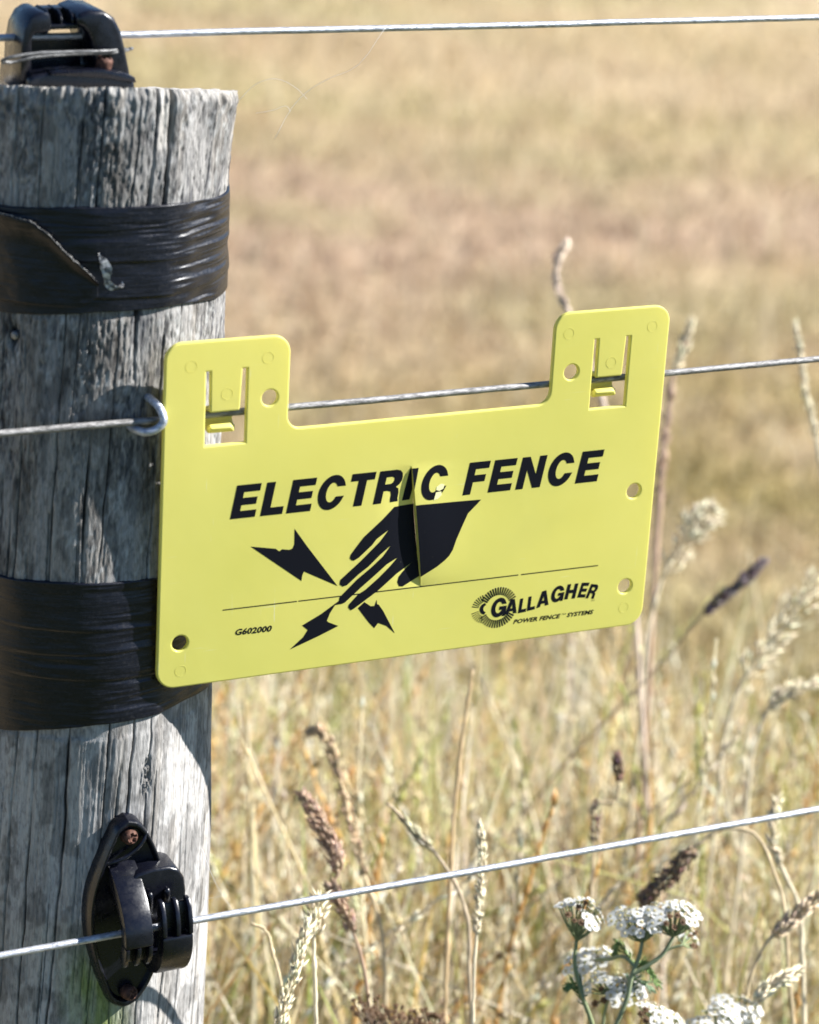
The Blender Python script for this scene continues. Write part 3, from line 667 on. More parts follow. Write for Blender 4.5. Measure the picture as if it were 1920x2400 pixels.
def sign_mesh(me, name, material, root, y0, split, mirror=False, sm=False):
    """2D drawing (u right, v up, w towards viewer) -> bent plate in the world; mirror = the same drawing on the back"""
    bm = bmesh.new(); bm.from_mesh(me); bpy.data.meshes.remove(me)
    if split is not None and not mirror: cut_grid(bm, split)
    if mirror:
        for v in bm.verts: v.co.x = 200 - v.co.x; v.co.z = -v.co.z
        cut_grid(bm, True)
        bmesh.ops.reverse_faces(bm, faces=bm.faces)
    cen = {}
    for f in bm.faces:
        m = f.calc_center_median()
        for v in f.verts: cen.setdefault(v, m)
    for v in bm.verts:
        u, w = v.co.x, v.co.y; cu = crack_u(w); uu = u
        if abs(u - cu) < .2 and v in cen: uu = cu + (.001 if cen[v].x > crack_u(cen[v].y) else -.001)
        v.co = Vector(W(u, y0 - v.co.z + float(bend(uu, w)), w))
    return bm_obj(name, bm, material, root, sm, 40)

def arc(cx, cy, r, a0, a1, n=8): return [(cx + r * math.cos(math.radians(a0 + (a1 - a0) * i / n)), cy + r * math.sin(math.radians(a0 + (a1 - a0) * i / n))) for i in range(n + 1)]

def glyph(ch):                   # heavy grotesque capitals in a 9.5 x 12.5 box, drawn as closed outlines
    H = 12.5; t = 2.75; s = 3.3
    if ch == 'E': return 9.5, [[(0, 0), (9.5, 0), (9.5, t), (s, t), (s, 4.9), (8.9, 4.9), (8.9, 7.6), (s, 7.6), (s, H - t), (9.4, H - t), (9.4, H), (0, H)]]
    if ch == 'F': return 9.0, [[(0, 0), (s, 0), (s, 4.7), (8.2, 4.7), (8.2, 7.4), (s, 7.4), (s, H - t), (8.9, H - t), (8.9, H), (0, H)]]
    if ch == 'L': return 8.5, [[(0, 0), (8.5, 0), (8.5, 2.9), (3.4, 2.9), (3.4, H), (0, H)]]
    if ch == 'T': return 9.6, [[(3.1, 0), (6.5, 0), (6.5, H - 2.85), (9.6, H - 2.85), (9.6, H), (0, H), (0, H - 2.85), (3.1, H - 2.85)]]
    if ch == 'I': return 3.4, [[(0, 0), (3.4, 0), (3.4, H), (0, H)]]
    if ch == 'N': return 10.4, [[(0, 0), (3.1, 0), (3.1, 7.3), (7.1, 0), (10.4, 0), (10.4, H), (7.3, H), (7.3, 5.3), (3.3, H), (0, H)]]
    if ch == 'H': return 10.2, [[(0, 0), (3.3, 0), (3.3, 4.8), (6.9, 4.8), (6.9, 0), (10.2, 0), (10.2, H), (6.9, H), (6.9, 7.6), (3.3, 7.6), (3.3, H), (0, H)]]
    if ch == 'A': return 11., [[(0, 0), (3.4, 0), (4.1, 2.2), (7.2, 2.2), (7.8, 0), (11.2, 0), (7.5, H), (3.7, H)], [(4.8, 4.7), (6.5, 4.7), (5.65, 8.4)]]
    def ell(rx, ry, a0, a1, n): return [(5.25 + rx * math.cos(math.radians(a0 + (a1 - a0) * i / n)), 6.25 + ry * math.sin(math.radians(a0 + (a1 - a0) * i / n))) for i in range(n + 1)]
    if ch == 'C': return 10.5, [ell(5.3, 6.6, 17, 343, 40) [:0] + [(10.35, 8.35)] + ell(5.3, 6.6, 24, 336, 40)[1:-1] + [(10.45, 4.55), (7.2, 4.55)] + ell(2.15, 3.7, -27, -333, 24) [1:-1] + [(7.15, 8.35)]]
    if ch == 'G': return 10.8, [[(10.45, 8.3)] + ell(5.3, 6.6, 24, 318, 40)[1:-1] + [(8.3, 1.7), (8.7, 0), (10.8, 0), (10.8, 6.9), (5.6, 6.9), (5.6, 4.5), (7.9, 4.5)] + ell(2.3, 3.8, -42, -333, 22)[1:-1] + [(7.2, 8.3)]]
    if ch == 'O': return 10.5, [ell(5.3, 6.6, 0, 351, 39), ell(2.2, 3.9, 0, 351, 39)]
    if ch == 'R':
        o = [(0, 0), (3.3, 0), (3.3, 4.6), (4.8, 4.6), (6.2, 4.2), (6.7, 3.0), (6.8, 1.0), (7.1, 0), (10.4, 0), (10.0, 1.2), (9.9, 3.4), (9.4, 5.0), (8.2, 5.7), (9.4, 6.6), (10.1, 8.0), (10.1, 9.4), (9.6, 11), (8.4, 12.1), (6.8, H), (0, H)]
        return 10.3, [o, [(3.3, 7.2), (3.3, 9.9), (5.6, 9.9), (6.6, 9.4), (6.8, 8.5), (6.5, 7.7), (5.6, 7.2)]]

def letters(text, spots):        # spots: (u of the foot, baseline v, width scale, height scale, shear, rotation)
    lp = []
    for ch, (u, v, sx, sy, sh, rot) in zip(text, spots):
        w, loops = glyph(ch); c, s = math.cos(rot), math.sin(rot)
        for l in loops: lp.append([(u + (x * sx + y * sy * sh) * c - y * sy * s, v + (x * sx) * s + y * sy * c) for x, y in l])
    return lp

def small_text(txt, x, y, size, sx, shear, fat, rot):
    cu = bpy.data.curves.new('t', 'FONT'); cu.body = txt; cu.size = size; cu.shear = shear; cu.offset = fat; cu.space_character = 1.02; cu.resolution_u = 2
    me = curve_to_mesh(cu); xs = [v.co.x for v in me.vertices]; k = sx / (max(xs) - min(xs)); x0 = min(xs); c, s = math.cos(rot), math.sin(rot)
    for v in me.vertices:
        a, b_ = (v.co.x - x0) * k, v.co.y; v.co = (x + a * c - b_ * s, y + a * s + b_ * c, 0)
    return me

HAND = [(88.75,-24.95),(90.09,-23.70),(100.09,-23.44),(125.42,-24.36),(123.73,-26.07),(120.25,-29.23),(118.10,-33.99),(115.97,-39.05),(114.68,-43.04),(113.28,-45.25),(111.54,-46.82),(108.59,-48.85),(102.06,-52.22),(94.94,-55.50),(93.41,-55.19),(92.71,-53.45),(93.20,-51.45),(94.63,-49.85),(96.65,-48.02),(98.40,-46.76),(92.22,-50.15),(84.69,-56.02),(75.38,-61.94),(74.21,-62.38),(73.07,-61.06),(73.38,-59.91),(76.91,-56.35),(79.83,-54.83),(85.02,-50.75),(89.62,-46.60),(92.30,-43.87),(88.07,-45.83),(82.59,-50.17),(77.69,-53.98),(75.11,-56.13),(71.66,-58.99),(70.19,-59.40),(69.25,-58.22),(69.47,-56.60),(76.32,-50.29),(81.79,-46.26),(86.39,-42.41),(89.31,-38.66),(85.15,-41.69),(80.57,-45.83),(76.53,-48.56),(72.24,-52.14),(70.47,-52.51),(69.24,-51.48),(69.45,-49.75),(77.17,-43.38),(82.59,-38.47),(84.87,-36.41),(88.13,-32.41),(83.33,-35.36),(81.64,-37.49),(76.50,-41.85),(74.59,-42.79),(73.56,-42.49),(72.81,-41.59),(73.16,-40.29),(75.39,-37.36),(78.19,-33.91),(82.19,-30.59),(85.62,-27.79)]
BOLTS = [[(33.62,-32.57),(43.43,-34.55),(44.79,-35.68),(45.92,-35.01),(48.66,-35.56),(49.98,-35.19),(50.61,-33.66),(50.49,-27.65),(55.78,-35.11),(61.48,-42.69),(68.49,-52.03),(54.83,-44.68),(54.24,-46.17),(53.98,-48.29)],
         [(69.70,-57.69),(62.32,-62.34),(54.91,-65.91),(57.24,-67.98),(55.57,-70.59),(50.33,-74.90),(61.50,-71.07),(69.51,-67.98),(65.44,-65.98),(64.81,-65.31),(65.88,-62.50),(67.82,-59.51),(71.08,-59.27)],
         [(77.06,-61.85),(79.59,-59.75),(82.28,-61.74),(83.78,-61.82),(84.57,-59.43),(84.84,-61.24),(85.58,-61.57),(87.54,-64.37),(92.80,-74.01),(89.08,-70.53),(85.66,-68.89),(84.12,-70.78),(81.69,-68.08)]]

def sign():
    root = empty('warning_sign', W(100, 1, -84), 'yellow plastic electric fence warning sign clipped onto the middle wire', 'sign')
    B = .6                                        # edge rounding; outlines are drawn inside by this much
    T, S, Bt = 45.2, 10.4, -84.0
    o = arc(6.5, T - 6.5, 6.5, 180, 90) + arc(40, T - 6.5, 6.5, 90, 0) + arc(51.4, S + 5, 5, 180, 270) + arc(146.6, S + 5, 5, 270, 360) + arc(158.1, T - 6.5, 6.5, 180, 90) + arc(194, T - 6.5, 6.5, 90, 0) + arc(193, Bt + 7, 7, 0, -90) + arc(6, Bt + 7, 7, -90, -180)
    c0 = np.array([100, -20.])
    o = [(0.0 if abs(p[0]) < 1e-6 else p[0], p[1]) for p in o]
    loops = [o]
    for cx, cy in ((39.2, 22.6), (159.8, 22.1), (191.2, -28), (190.9, -67.2), (7.6, -66.8)): loops.append(arc(cx, cy, 3.0, 0, 345, 23))
    for u0 in (15.2, 168.8):     # slot with two saw cuts beside the spring tongue
        w = 15.2
        loops.append([(u0, 6.9), (u0 + w, 6.9), (u0 + w, 34.2), (u0 + w - 1.7, 34.2), (u0 + w - 2.3, 20), (u0 + w - 2.6, 19), (u0 + 1.9, 19), (u0 + 1.7, 20), (u0 + 1.5, 34.0), (u0, 34.0)])
    vs = np.linspace(CRK0[1], CRK1[1], 14)
    loops.append([(crack_u(v) - .035, v) for v in vs] + [(crack_u(v) + .035, v) for v in vs[::-1]])
    # plate: rounded-edge prism from the outline
    def inset(lp, d):
        P = np.array(lp); n = len(P); A = np.roll(P, 1, 0); Cn = np.roll(P, -1, 0)
        e1 = P - A; e1 /= np.linalg.norm(e1, axis=1)[:, None] + 1e-9; e2 = Cn - P; e2 /= np.linalg.norm(e2, axis=1)[:, None] + 1e-9
        n1 = np.stack([-e1[:, 1], e1[:, 0]], -1); n2 = np.stack([-e2[:, 1], e2[:, 0]], -1); m = n1 + n2; m /= np.linalg.norm(m, axis=1)[:, None] + 1e-9
        return P + m * (d / np.clip((m * n1).sum(1), .5, 1))[:, None]
    def area(lp): P = np.array(lp); Q = np.roll(P, -1, 0); return (P[:, 0] * Q[:, 1] - P[:, 1] * Q[:, 0]).sum()
    bm = bmesh.new(); TK = 2.1
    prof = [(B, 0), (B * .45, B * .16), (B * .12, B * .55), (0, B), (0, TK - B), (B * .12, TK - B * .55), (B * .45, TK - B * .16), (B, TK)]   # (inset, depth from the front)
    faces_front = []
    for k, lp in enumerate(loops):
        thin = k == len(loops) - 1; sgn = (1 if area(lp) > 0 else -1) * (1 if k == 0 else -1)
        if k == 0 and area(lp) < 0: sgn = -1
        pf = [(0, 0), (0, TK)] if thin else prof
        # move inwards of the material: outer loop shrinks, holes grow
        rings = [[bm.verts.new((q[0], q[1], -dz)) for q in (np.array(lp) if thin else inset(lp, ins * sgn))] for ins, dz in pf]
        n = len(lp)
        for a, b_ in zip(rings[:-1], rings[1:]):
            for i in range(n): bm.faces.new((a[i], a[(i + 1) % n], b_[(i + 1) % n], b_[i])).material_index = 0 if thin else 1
        faces_front.append((rings[0], rings[-1]))
    for side in (0, 1):
        ed = []
        for r in faces_front:
            vsd = r[side]
            for i in range(len(vsd)):
                e = bm.edges.get((vsd[i], vsd[(i + 1) % len(vsd)])); ed.append(e)
        bmesh.ops.triangle_fill(bm, use_beauty=True, use_dissolve=False, edges=ed, normal=(0, 0, 1))
    bmesh.ops.recalc_face_normals(bm, faces=bm.faces)
    me = bpy.data.meshes.new('plate'); bm.to_mesh(me); bm.free()
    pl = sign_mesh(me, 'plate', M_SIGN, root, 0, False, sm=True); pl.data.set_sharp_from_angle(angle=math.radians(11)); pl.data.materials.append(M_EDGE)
    # spring tongues: J-shaped clips behind the wire
    for u0 in (15.2, 168.8):
        pr = spline([(.95, 21.4), (1.6, 20.2), (4.6, 19.4), (6.6, 18.2), (7.0, 16.6), (6.6, 14.2), (5.2, 12.6), (3.2, 12.0), (1.4, 12.5), (.4, 14.0)], 30)
        top = [(.95, 24.0)]
        c = np.vstack([top, pr]); d = np.gradient(c, axis=0); d /= np.linalg.norm(d, axis=1)[:, None]; nn = np.stack([-d[:, 1], d[:, 0]], -1) * np.interp(np.linspace(0, 1, len(c)), [0, .6, .8, 1], [.85, .85, 1.25, 1.15])[:, None]
        a, b2 = c + nn, c - nn; V = []; F = []
        for i in range(len(c)):
            t = i / (len(c) - 1); ul = u0 + 1.75; ur = u0 + 12.9 - .9 * t - (2.2 * max(0, t - .8) / .2) ; 
            V += [(ul, *a[i]), (ur, *a[i]), (ur, *b2[i]), (ul, *b2[i])]
        for i in range(len(c) - 1):
            for j in range(4): F.append([i * 4 + j, i * 4 + (j + 1) % 4, i * 4 + 4 + (j + 1) % 4, i * 4 + 4 + j])
        F += [[3, 2, 1, 0], [len(c) * 4 - 4 + j for j in range(4)]]
        bm = bmesh.new(); bv_ = [bm.verts.new(W(*p)) for p in V]
        for f_ in F: bm.faces.new([bv_[i] for i in f_])
        bmesh.ops.recalc_face_normals(bm, faces=bm.faces)
        bmesh.ops.bevel(bm, geom=[e for e in bm.edges if len(e.link_faces) == 2 and e.calc_face_angle(0) > .9], offset=.00055, segments=3, affect='EDGES', profile=.5)
        bm_obj('spring_tongue', bm, M_SIGN, root, True, 30)
    # moulding marks: faint raised rings
    for cu_, cv in ((9.5, 36.5), (38, 37.5), (157.5, 37.2), (193, 37.4), (23, 25.5), (176.4, 24.6), (8, -77.5), (191, -76)):
        mb = MB(); mb.tube([(cu_ + 2.1 * math.cos(a), -.02, cv + 2.1 * math.sin(a)) for a in np.linspace(0, 2 * math.pi, 25)], .045, 6, cap=False); mb.build('moulding_mark', M_SIGN, root)
    # printing
    bv = lambda u: -21.3 - .006 * (u - 25)
    L = [('E', 25.4, 9.5), ('L', 36.9, 8.5), ('E', 46.9, 9.4), ('C', 58.1, 10.5), ('T', 70.1, 9.5), ('R', 81.1, 10.2), ('I', 93.2, 3.2), ('C', 99.0, 10.6), ('F', 117.4, 8.8), ('E', 127.9, 9.5), ('N', 139.5, 10.4), ('C', 152.1, 10.5), ('E', 164.9, 9.5)]
    spots = [(u, bv(u), w / glyph(c)[0], 1.0, .19, 0) for c, u, w in L]
    P = -.02
    prints = []
    def pr(name, me, y=-.06): return me, name, y
    word1 = letters('ELECTRIC', spots[:8]); word2 = letters('FENCE', spots[8:])
    drawings = [('lettering', lambda: curve_mesh(word1), -.06), ('lettering', lambda: curve_mesh(word2), -.06), ('hand_symbol', lambda: curve_mesh([HAND]), -.07)]
    for bl in BOLTS: drawings.append(('lightning_bolt', lambda bl=bl: curve_mesh([bl]), -.05))
    y1, y2 = -55.9, -56.9; rl = lambda a, b_: [(a, y1 + (a - 23.6) * (y2 - y1) / 154.4 - .2), (b_, y1 + (b_ - 23.6) * (y2 - y1) / 154.4 - .2), (b_, y1 + (b_ - 23.6) * (y2 - y1) / 154.4 + .2), (a, y1 + (a - 23.6) * (y2 - y1) / 154.4 + .2)]
    drawings.append(('rule_line', lambda: curve_mesh([rl(23.6, 52.5), rl(53.1, 143.4), rl(144.6, 178)]), -.045))
    # cog emblem: spokes of two toothed wheels round the capital
    def cogs():
        lp = []; c1 = (135.5, -69.0); c2 = (130.2, -68.8)
        for i in range(44):
            a = 2 * math.pi * i / 44 + .04; d = .055
            if -.42 < ((a + math.pi) % (2 * math.pi) - math.pi) < .33: continue
            pt = lambda r, q: (c1[0] + r * math.cos(q), c1[1] + r * math.sin(q) * 1.0)
            if math.hypot(pt(8, a)[0] - c2[0], pt(8, a)[1] - c2[1]) < 5.0 and abs(pt(8, a)[1] - c2[1]) < 3.4: continue
            lp.append([pt(5.15, a - d), pt(8.3, a - d * .72), pt(8.3, a + d * .72), pt(5.15, a + d)])
        for i in range(16):
            a = math.radians(105 + i * 150 / 15.); d = .07; pt = lambda r, q: (c2[0] + r * math.cos(q), c2[1] + r * math.sin(q))
            if i in (7, 8): continue
            lp.append([pt(2.9, a - d * .55), pt(5.9, a - d * .5), pt(5.9, a + d * .5), pt(2.9, a + d * .55)])
        lp.append(arc(130.2, -68.8, 2.4, 95, 265, 14) + arc(130.9, -68.8, 1.5, 255, 105, 12))
        return curve_mesh(lp)
    drawings.append(('cog_emblem', cogs, -.05))
    big = [(132.4, -72.8, .60, .60, .12, 0), (138.6, -72.4, .47, .48, .12, .03), (144.4, -72.5, .40, .47, .17, .07), (148.2, -72.1, .40, .47, .17, .11), (152.2, -71.4, .48, .52, .2, .15), (158.0, -69.9, .52, .51, .18, .04), (164.2, -69.3, .46, .49, .16, -.02), (169.9, -69.2, .36, .48, .16, -.11), (173.6, -69.9, .37, .46, .16, -.2)]
    drawings.append(('logo_lettering', lambda: curve_mesh(letters('GALLAGHER', big)), -.055))
    drawings.append(('small_lettering', lambda: small_text('POWER FENCE', 142.6, -76.6, 2.35, 20.6, .28, .085, -.008), -.05))
    drawings.append(('small_lettering', lambda: small_text('TM', 163.6, -75.7, .95, 1.9, .2, .0, -.008), -.05))
    drawings.append(('small_lettering', lambda: small_text('SYSTEMS', 165.9, -76.8, 2.35, 11.8, .28, .085, -.008), -.05))
    drawings.append(('small_lettering', lambda: small_text('G602000', 28.7, -66.3, 3.2, 14.3, .2, .12, -.02), -.05))
    drawings.append(('small_lettering', lambda: small_text('TM', 176.2, -71.6, .8, 1.5, .2, .0, 0), -.05))
    for nm, fn, y in drawings: sign_mesh(fn(), nm, M_PRINT, root, y, True)
    for nm, fn, y in drawings: sign_mesh(fn(), nm, M_PRINT, root, TK - y, None, mirror=True)
    # pale scuffs where the print has chipped off
    for lp in ([(106.4, -17.2), (108.2, -16.2), (109.6, -16.6), (109.2, -18.2), (107.6, -18.9), (106.2, -18.4)], [(106.2, -19.3), (108.4, -19.2), (108.6, -20.6), (107.0, -21.9), (105.4, -22.3)]):
        sign_mesh(curve_mesh([lp]), 'scuff', M_SCUFF, root, -.10, True)
    return root
sign()

# ================================================================== PLANTS ONE CAN TELL APART
def to_ground(P, drift=(0, 0)):
    e = P[-1]; d = P[-1] - P[-2]; d = d / (abs(d[2]) + 1e-6); h = e[2] + Z0 * 1000
    mid = e + np.array([d[0] * h * .35 * .8, d[1] * h * .35 * .8, -h * .45]); root = mid + np.array([d[0] * h * .1 + drift[0], d[1] * h * .1 + drift[1], 0]); root[2] = -Z0 * 1000
    return np.vstack([P, mid, root])

def stalk(label, px, depth, col, r=(.45, 1.0), heads=(), group='grass stalks behind the fence', name='grass_stalk', cat='grass', seed=0):
    P = np.array([at(p[0], p[1], p[2] if len(p) > 2 else depth) for p in px]); full = to_ground(P)
    root = empty(name, W(*full[-1]), label, cat, group)
    path = spline(full, 60); path = path + RNG.normal(0, .12, path.shape); rad = np.linspace(r[0], r[1], 60) * (1 + .15 * RNG.normal(0, 1, 60).clip(-1, 1))
    nodes = RNG.integers(8, 56, 3); rad[nodes] *= 1.5
    mb = MB(); c = np.asarray(col)[None] * RNG.uniform(.8, 1.15, (60, 1)); mb.tube(path, rad, 7, np.clip(c, .01, .95)); mb.build('stem', M_STEM, root, True)
    for (a, b, n, spread, ln, wd, hc, op) in heads:
        seg = spline(P[a:b + 1], 14)[::-1]
        v, f, cc = head_on(seg, int(n * 1.6), spread, ln * .9, wd * .7, np.minimum(np.array(hc) * 1.1, .9), op * 1.3); mesh_np('seed_head', v, f, M_STEM, root, cc)
    return root
PALE, TAN, PINK, DARK, BRN, YEL = (.80, .70, .50), (.70, .56, .35), (.78, .63, .50), (.15, .12, .125), (.46, .32, .22), (.66, .56, .28)
stalk('pale grass stalk with a crooked tip rising above the right tab of the sign', [(1328, 570), (1309, 605), (1303, 650), (1312, 690), (1335, 735), (1400, 900), (1470, 1250), (1500, 1600)], 1.36, PINK, (1.3, 1.4), [(0, 2, 70, 2.2, 5, 2.2, PINK, .25), (2, 4, 60, 2.0, 5, 2.2, PINK, .25)])
stalk('knobbly stalk with a pale tip just right of the sign edge', [(1620, 755), (1602, 815), (1580, 875), (1567, 950), (1556, 1050), (1545, 1180), (1520, 1600)], 1.4, (.52, .37, .27), (1.2, 1.5), [(0, 2, 80, 2.6, 5, 2.3, PALE, .3), (2, 5, 60, 2.2, 6, 2.0, (.46, .32, .24), .3)])
stalk('pale stalk crossing the middle wire at the right picture edge', [(1866, 765), (1876, 830), (1890, 920), (1912, 1020), (1935, 1150), (1980, 1600)], 1.36, PALE, (1.1, 1.5), [(0, 4, 90, 2.0, 5, 2.0, PALE, .3)])
stalk('fluffy cream grass head beside the lower right corner of the sign', [(1672, 1195), (1640, 1225), (1610, 1265), (1560, 1340), (1530, 1430), (1500, 1700)], 1.38, PALE, (.8, 1.3), [(0, 2, 90, 8, 7, 2.6, (.80, .71, .53), .8), (2, 3, 30, 7, 6, 2.4, PALE, .7)])
stalk('slanting thin stalk with a blackish seed head at the far right', [(1788, 1318), (1745, 1358), (1715, 1385), (1690, 1402), (1650, 1440), (1560, 1545), (1430, 1680), (1290, 1830), (1220, 1930)], 1.34, (.46, .34, .21), (.6, .75), [(0, 2, 90, 2.8, 5, 2.6, DARK, .25), (2, 4, 90, 2.8, 5, 2.6, DARK, .25)])
stalk('drooping dark brown seed head under the lowest wire above the yarrow', [(1508, 2110), (1540, 2080), (1585, 2035), (1630, 1985), (1690, 1945), (1760, 1950), (1820, 2060), (1850, 2300)], 1.12, TAN, (.6, .9), [(0, 3, 190, 3.4, 5, 2.2, (.26, .18, .12), .45)])
stalk('stalk with a thick twisted brown seed head crossing the lowest wire', [(712, 1866), (735, 1908), (762, 1955), (786, 2000), (792, 2050), (776, 2078), (800, 2120), (830, 2190), (850, 2260), (870, 2400)], 1.09, BRN, (.6, .9), [(0, 4, 190, 3.0, 5.5, 2.4, (.50, .35, .25), .4), (5, 7, 70, 2.6, 5.5, 2.4, (.46, .32, .22), .4)])
stalk('arching tan stalk with a hooked tip below the middle of the sign', [(728, 1716), (748, 1712), (770, 1742), (790, 1800), (804, 1850), (820, 1920), (840, 1990), (856, 2060), (882, 2130), (905, 2400)], 1.17, TAN, (.9, 1.2), [(0, 7, 190, 2.2, 5, 2.1, (.66, .50, .32), .3)])
stalk('slim upright seed spike left of the yarrow', [(1124, 1928), (1130, 2000), (1126, 2085), (1116, 2200), (1108, 2400)], 1.05, PALE, (.5, .8), [(0, 3, 90, 1.5, 4.4, 1.6, PALE, .3)])
stalk('long bare straw stem rising through the lowest wire below the sign', [(1108, 1570), (1085, 1720), (1066, 1880), (1056, 2050), (1045, 2300), (1042, 2420)], 1.14, (.60, .44, .25), (.8, 1.2))
stalk('cream feathery grass head at the lower edge near the post', [(722, 2172), (704, 2225), (690, 2280), (668, 2345), (648, 2420)], 1.0, PALE, (.4, .7), [(0, 4, 110, 1.8, 6, 2.0, (.80, .71, .50), .35)])
stalk('cream straight stalk with a small tuft right of the feathery head', [(748, 2105), (740, 2140), (736, 2200), (738, 2300), (742, 2420)], 1.02, PALE, (.7, .9), [(0, 2, 40, 3.4, 6, 2.2, (.80, .70, .5), .6)])
stalk('bare kinked stem standing close to the foot of the post', [(588, 2165), (620, 2178), (640, 2235), (662, 2320), (680, 2420)], 1.04, (.66, .54, .34), (.6, .9))
stalk('slanting dead stem with a narrow pod crossing the lowest wire', [(908, 1882), (962, 1935), (1020, 2000), (1062, 2062), (1090, 2128), (1100, 2300)], 1.1, (.60, .48, .33), (.7, 1.0), [(1, 2, 26, 1.6, 9, 2.6, (.55, .50, .33), .15)])
stalk('stalk with two small dark pods right of centre under the sign', [(1448, 1775), (1452, 1835), (1440, 1880), (1400, 1880), (1392, 1980), (1380, 2200)], 1.16, TAN, (.6, .9), [(0, 1, 60, 2.4, 4, 2.4, (.22, .14, .10), .3), (3, 3 + 1, 30, 2.0, 4, 2.2, (.24, .17, .13), .3)])
stalk('large pale branching grass head at the right edge above the lowest wire', [(1915, 1345), (1860, 1440), (1800, 1520), (1745, 1590), (1700, 1720), (1680, 1900)], 1.3, PALE, (.7, 1.2), [(0, 2, 46, 6, 8, 2.0, PALE, .55), (2, 3, 26, 7, 8, 2.0, PALE, .6)])
stalk('pale bent stalk leaning in from the right edge below the grass head', [(1905, 1600), (1840, 1625), (1800, 1665), (1770, 1740), (1750, 1900)], 1.28, PALE, (.7, 1.2), [(0, 2, 60, 3, 7, 2.2, PALE, .4)])
stalk('plain yellowish straw stem standing next to the post below the sign', [(572, 1640), (584, 1800), (590, 2000), (594, 2200), (596, 2420)], 1.3, (.62, .50, .26), (1.1, 1.5))
stalk('forked pale stem at the right edge below the lowest wire', [(1822, 1880), (1812, 1960), (1835, 2040), (1868, 2110), (1880, 2250), (1885, 2420)], 1.14, PALE, (.9, 1.2), [(0, 2, 40, 2, 7, 2.2, PALE, .3)])
stalk('buff seed head slanting up to the right edge beside the yarrow', [(1925, 2095), (1870, 2145), (1810, 2195), (1770, 2260), (1740, 2420)], 1.1, TAN, (.7, 1.0), [(0, 2, 90, 2.6, 6, 2.2, (.66, .52, .36), .35)])
stalk('pale grass spike low beside the rightmost yarrow heads', [(1862, 2282), (1800, 2315), (1768, 2350), (1745, 2430)], 1.08, PALE, (.6, .9), [(0, 2, 80, 2.2, 6, 2.2, PALE, .35)])

def florets(pos, nrm, size, kind):
    """little five-rayed flowers; kind 0 white, 1 withered brown"""
    V, F, C = [], [], []; n = 0
    for p, d, s, k in zip(pos, nrm, size, kind):
        d = d / np.linalg.norm(d); a = np.cross(d, [.3, .9, .1]); a /= np.linalg.norm(a); b = np.cross(d, a); ph = random.random() * 6
        wh = np.array([.86, .86, .84]) * random.uniform(.92, 1.04) if k == 0 else np.array([.20, .125, .075]) * random.uniform(.6, 1.6)
        ds = np.array([.74, .66, .42]) if k == 0 else np.array([.22, .14, .08]); gr = np.array([.52, .52, .30]) if k == 0 else np.array([.25, .17, .10])
        def add(vs, fs, c):
            nonlocal n
            V.extend(vs); F.extend([[i + n for i in f] for f in fs]); C.extend([c] * len(vs)); n += len(vs)
        R_ = s * (1 if k == 0 else .62)
        for j in range(5):
            q = ph + j * 1.2566 + random.uniform(-.12, .12); dr = a * math.cos(q) + b * math.sin(q); sd = np.cross(d, dr); cup = random.uniform(-.25, .3) if k == 0 else .7
            w = R_ * .42
            vs = [p + dr * R_ * .18, p + dr * R_ * .45 + sd * w + d * cup * R_ * .1, p + dr * R_ * .45 - sd * w + d * cup * R_ * .1, p + dr * R_ * .82 + sd * w * 1.05 + d * cup * R_ * .1, p + dr * R_ * .82 - sd * w * 1.05 + d * cup * R_ * .1, p + dr * R_ * 1.0 + sd * w * .45, p + dr * R_ * 1.0 - sd * w * .45]
            add(vs, [[0, 2, 1], [1, 2, 4, 3], [3, 4, 6, 5]], wh)
        rg = [p + (a * math.cos(t) + b * math.sin(t)) * s * .30 + d * s * .05 for t in np.linspace(0, 6.283, 7)[:-1]]; rg2 = [p + (a * math.cos(t) + b * math.sin(t)) * s * .2 + d * s * .26 for t in np.linspace(0, 6.283, 7)[:-1]]
        add(rg + rg2 + [p + d * s * .34], [[i, (i + 1) % 6, 6 + (i + 1) % 6, 6 + i] for i in range(6)] + [[6 + i, 6 + (i + 1) % 6, 12] for i in range(6)], ds)
        lo = [p + (a * math.cos(t) + b * math.sin(t)) * s * .34 - d * s * .02 for t in np.linspace(0, 6.283, 7)[:-1]]; l2 = [p + (a * math.cos(t) + b * math.sin(t)) * s * .30 - d * s * .6 for t in np.linspace(0, 6.283, 7)[:-1]]
        add(lo + l2 + [p - d * s * .95], [[i, 6 + i, 6 + (i + 1) % 6, (i + 1) % 6] for i in range(6)] + [[6 + i, 12, 6 + (i + 1) % 6] for i in range(6)], gr)
    return np.array(V), F, np.array(C)

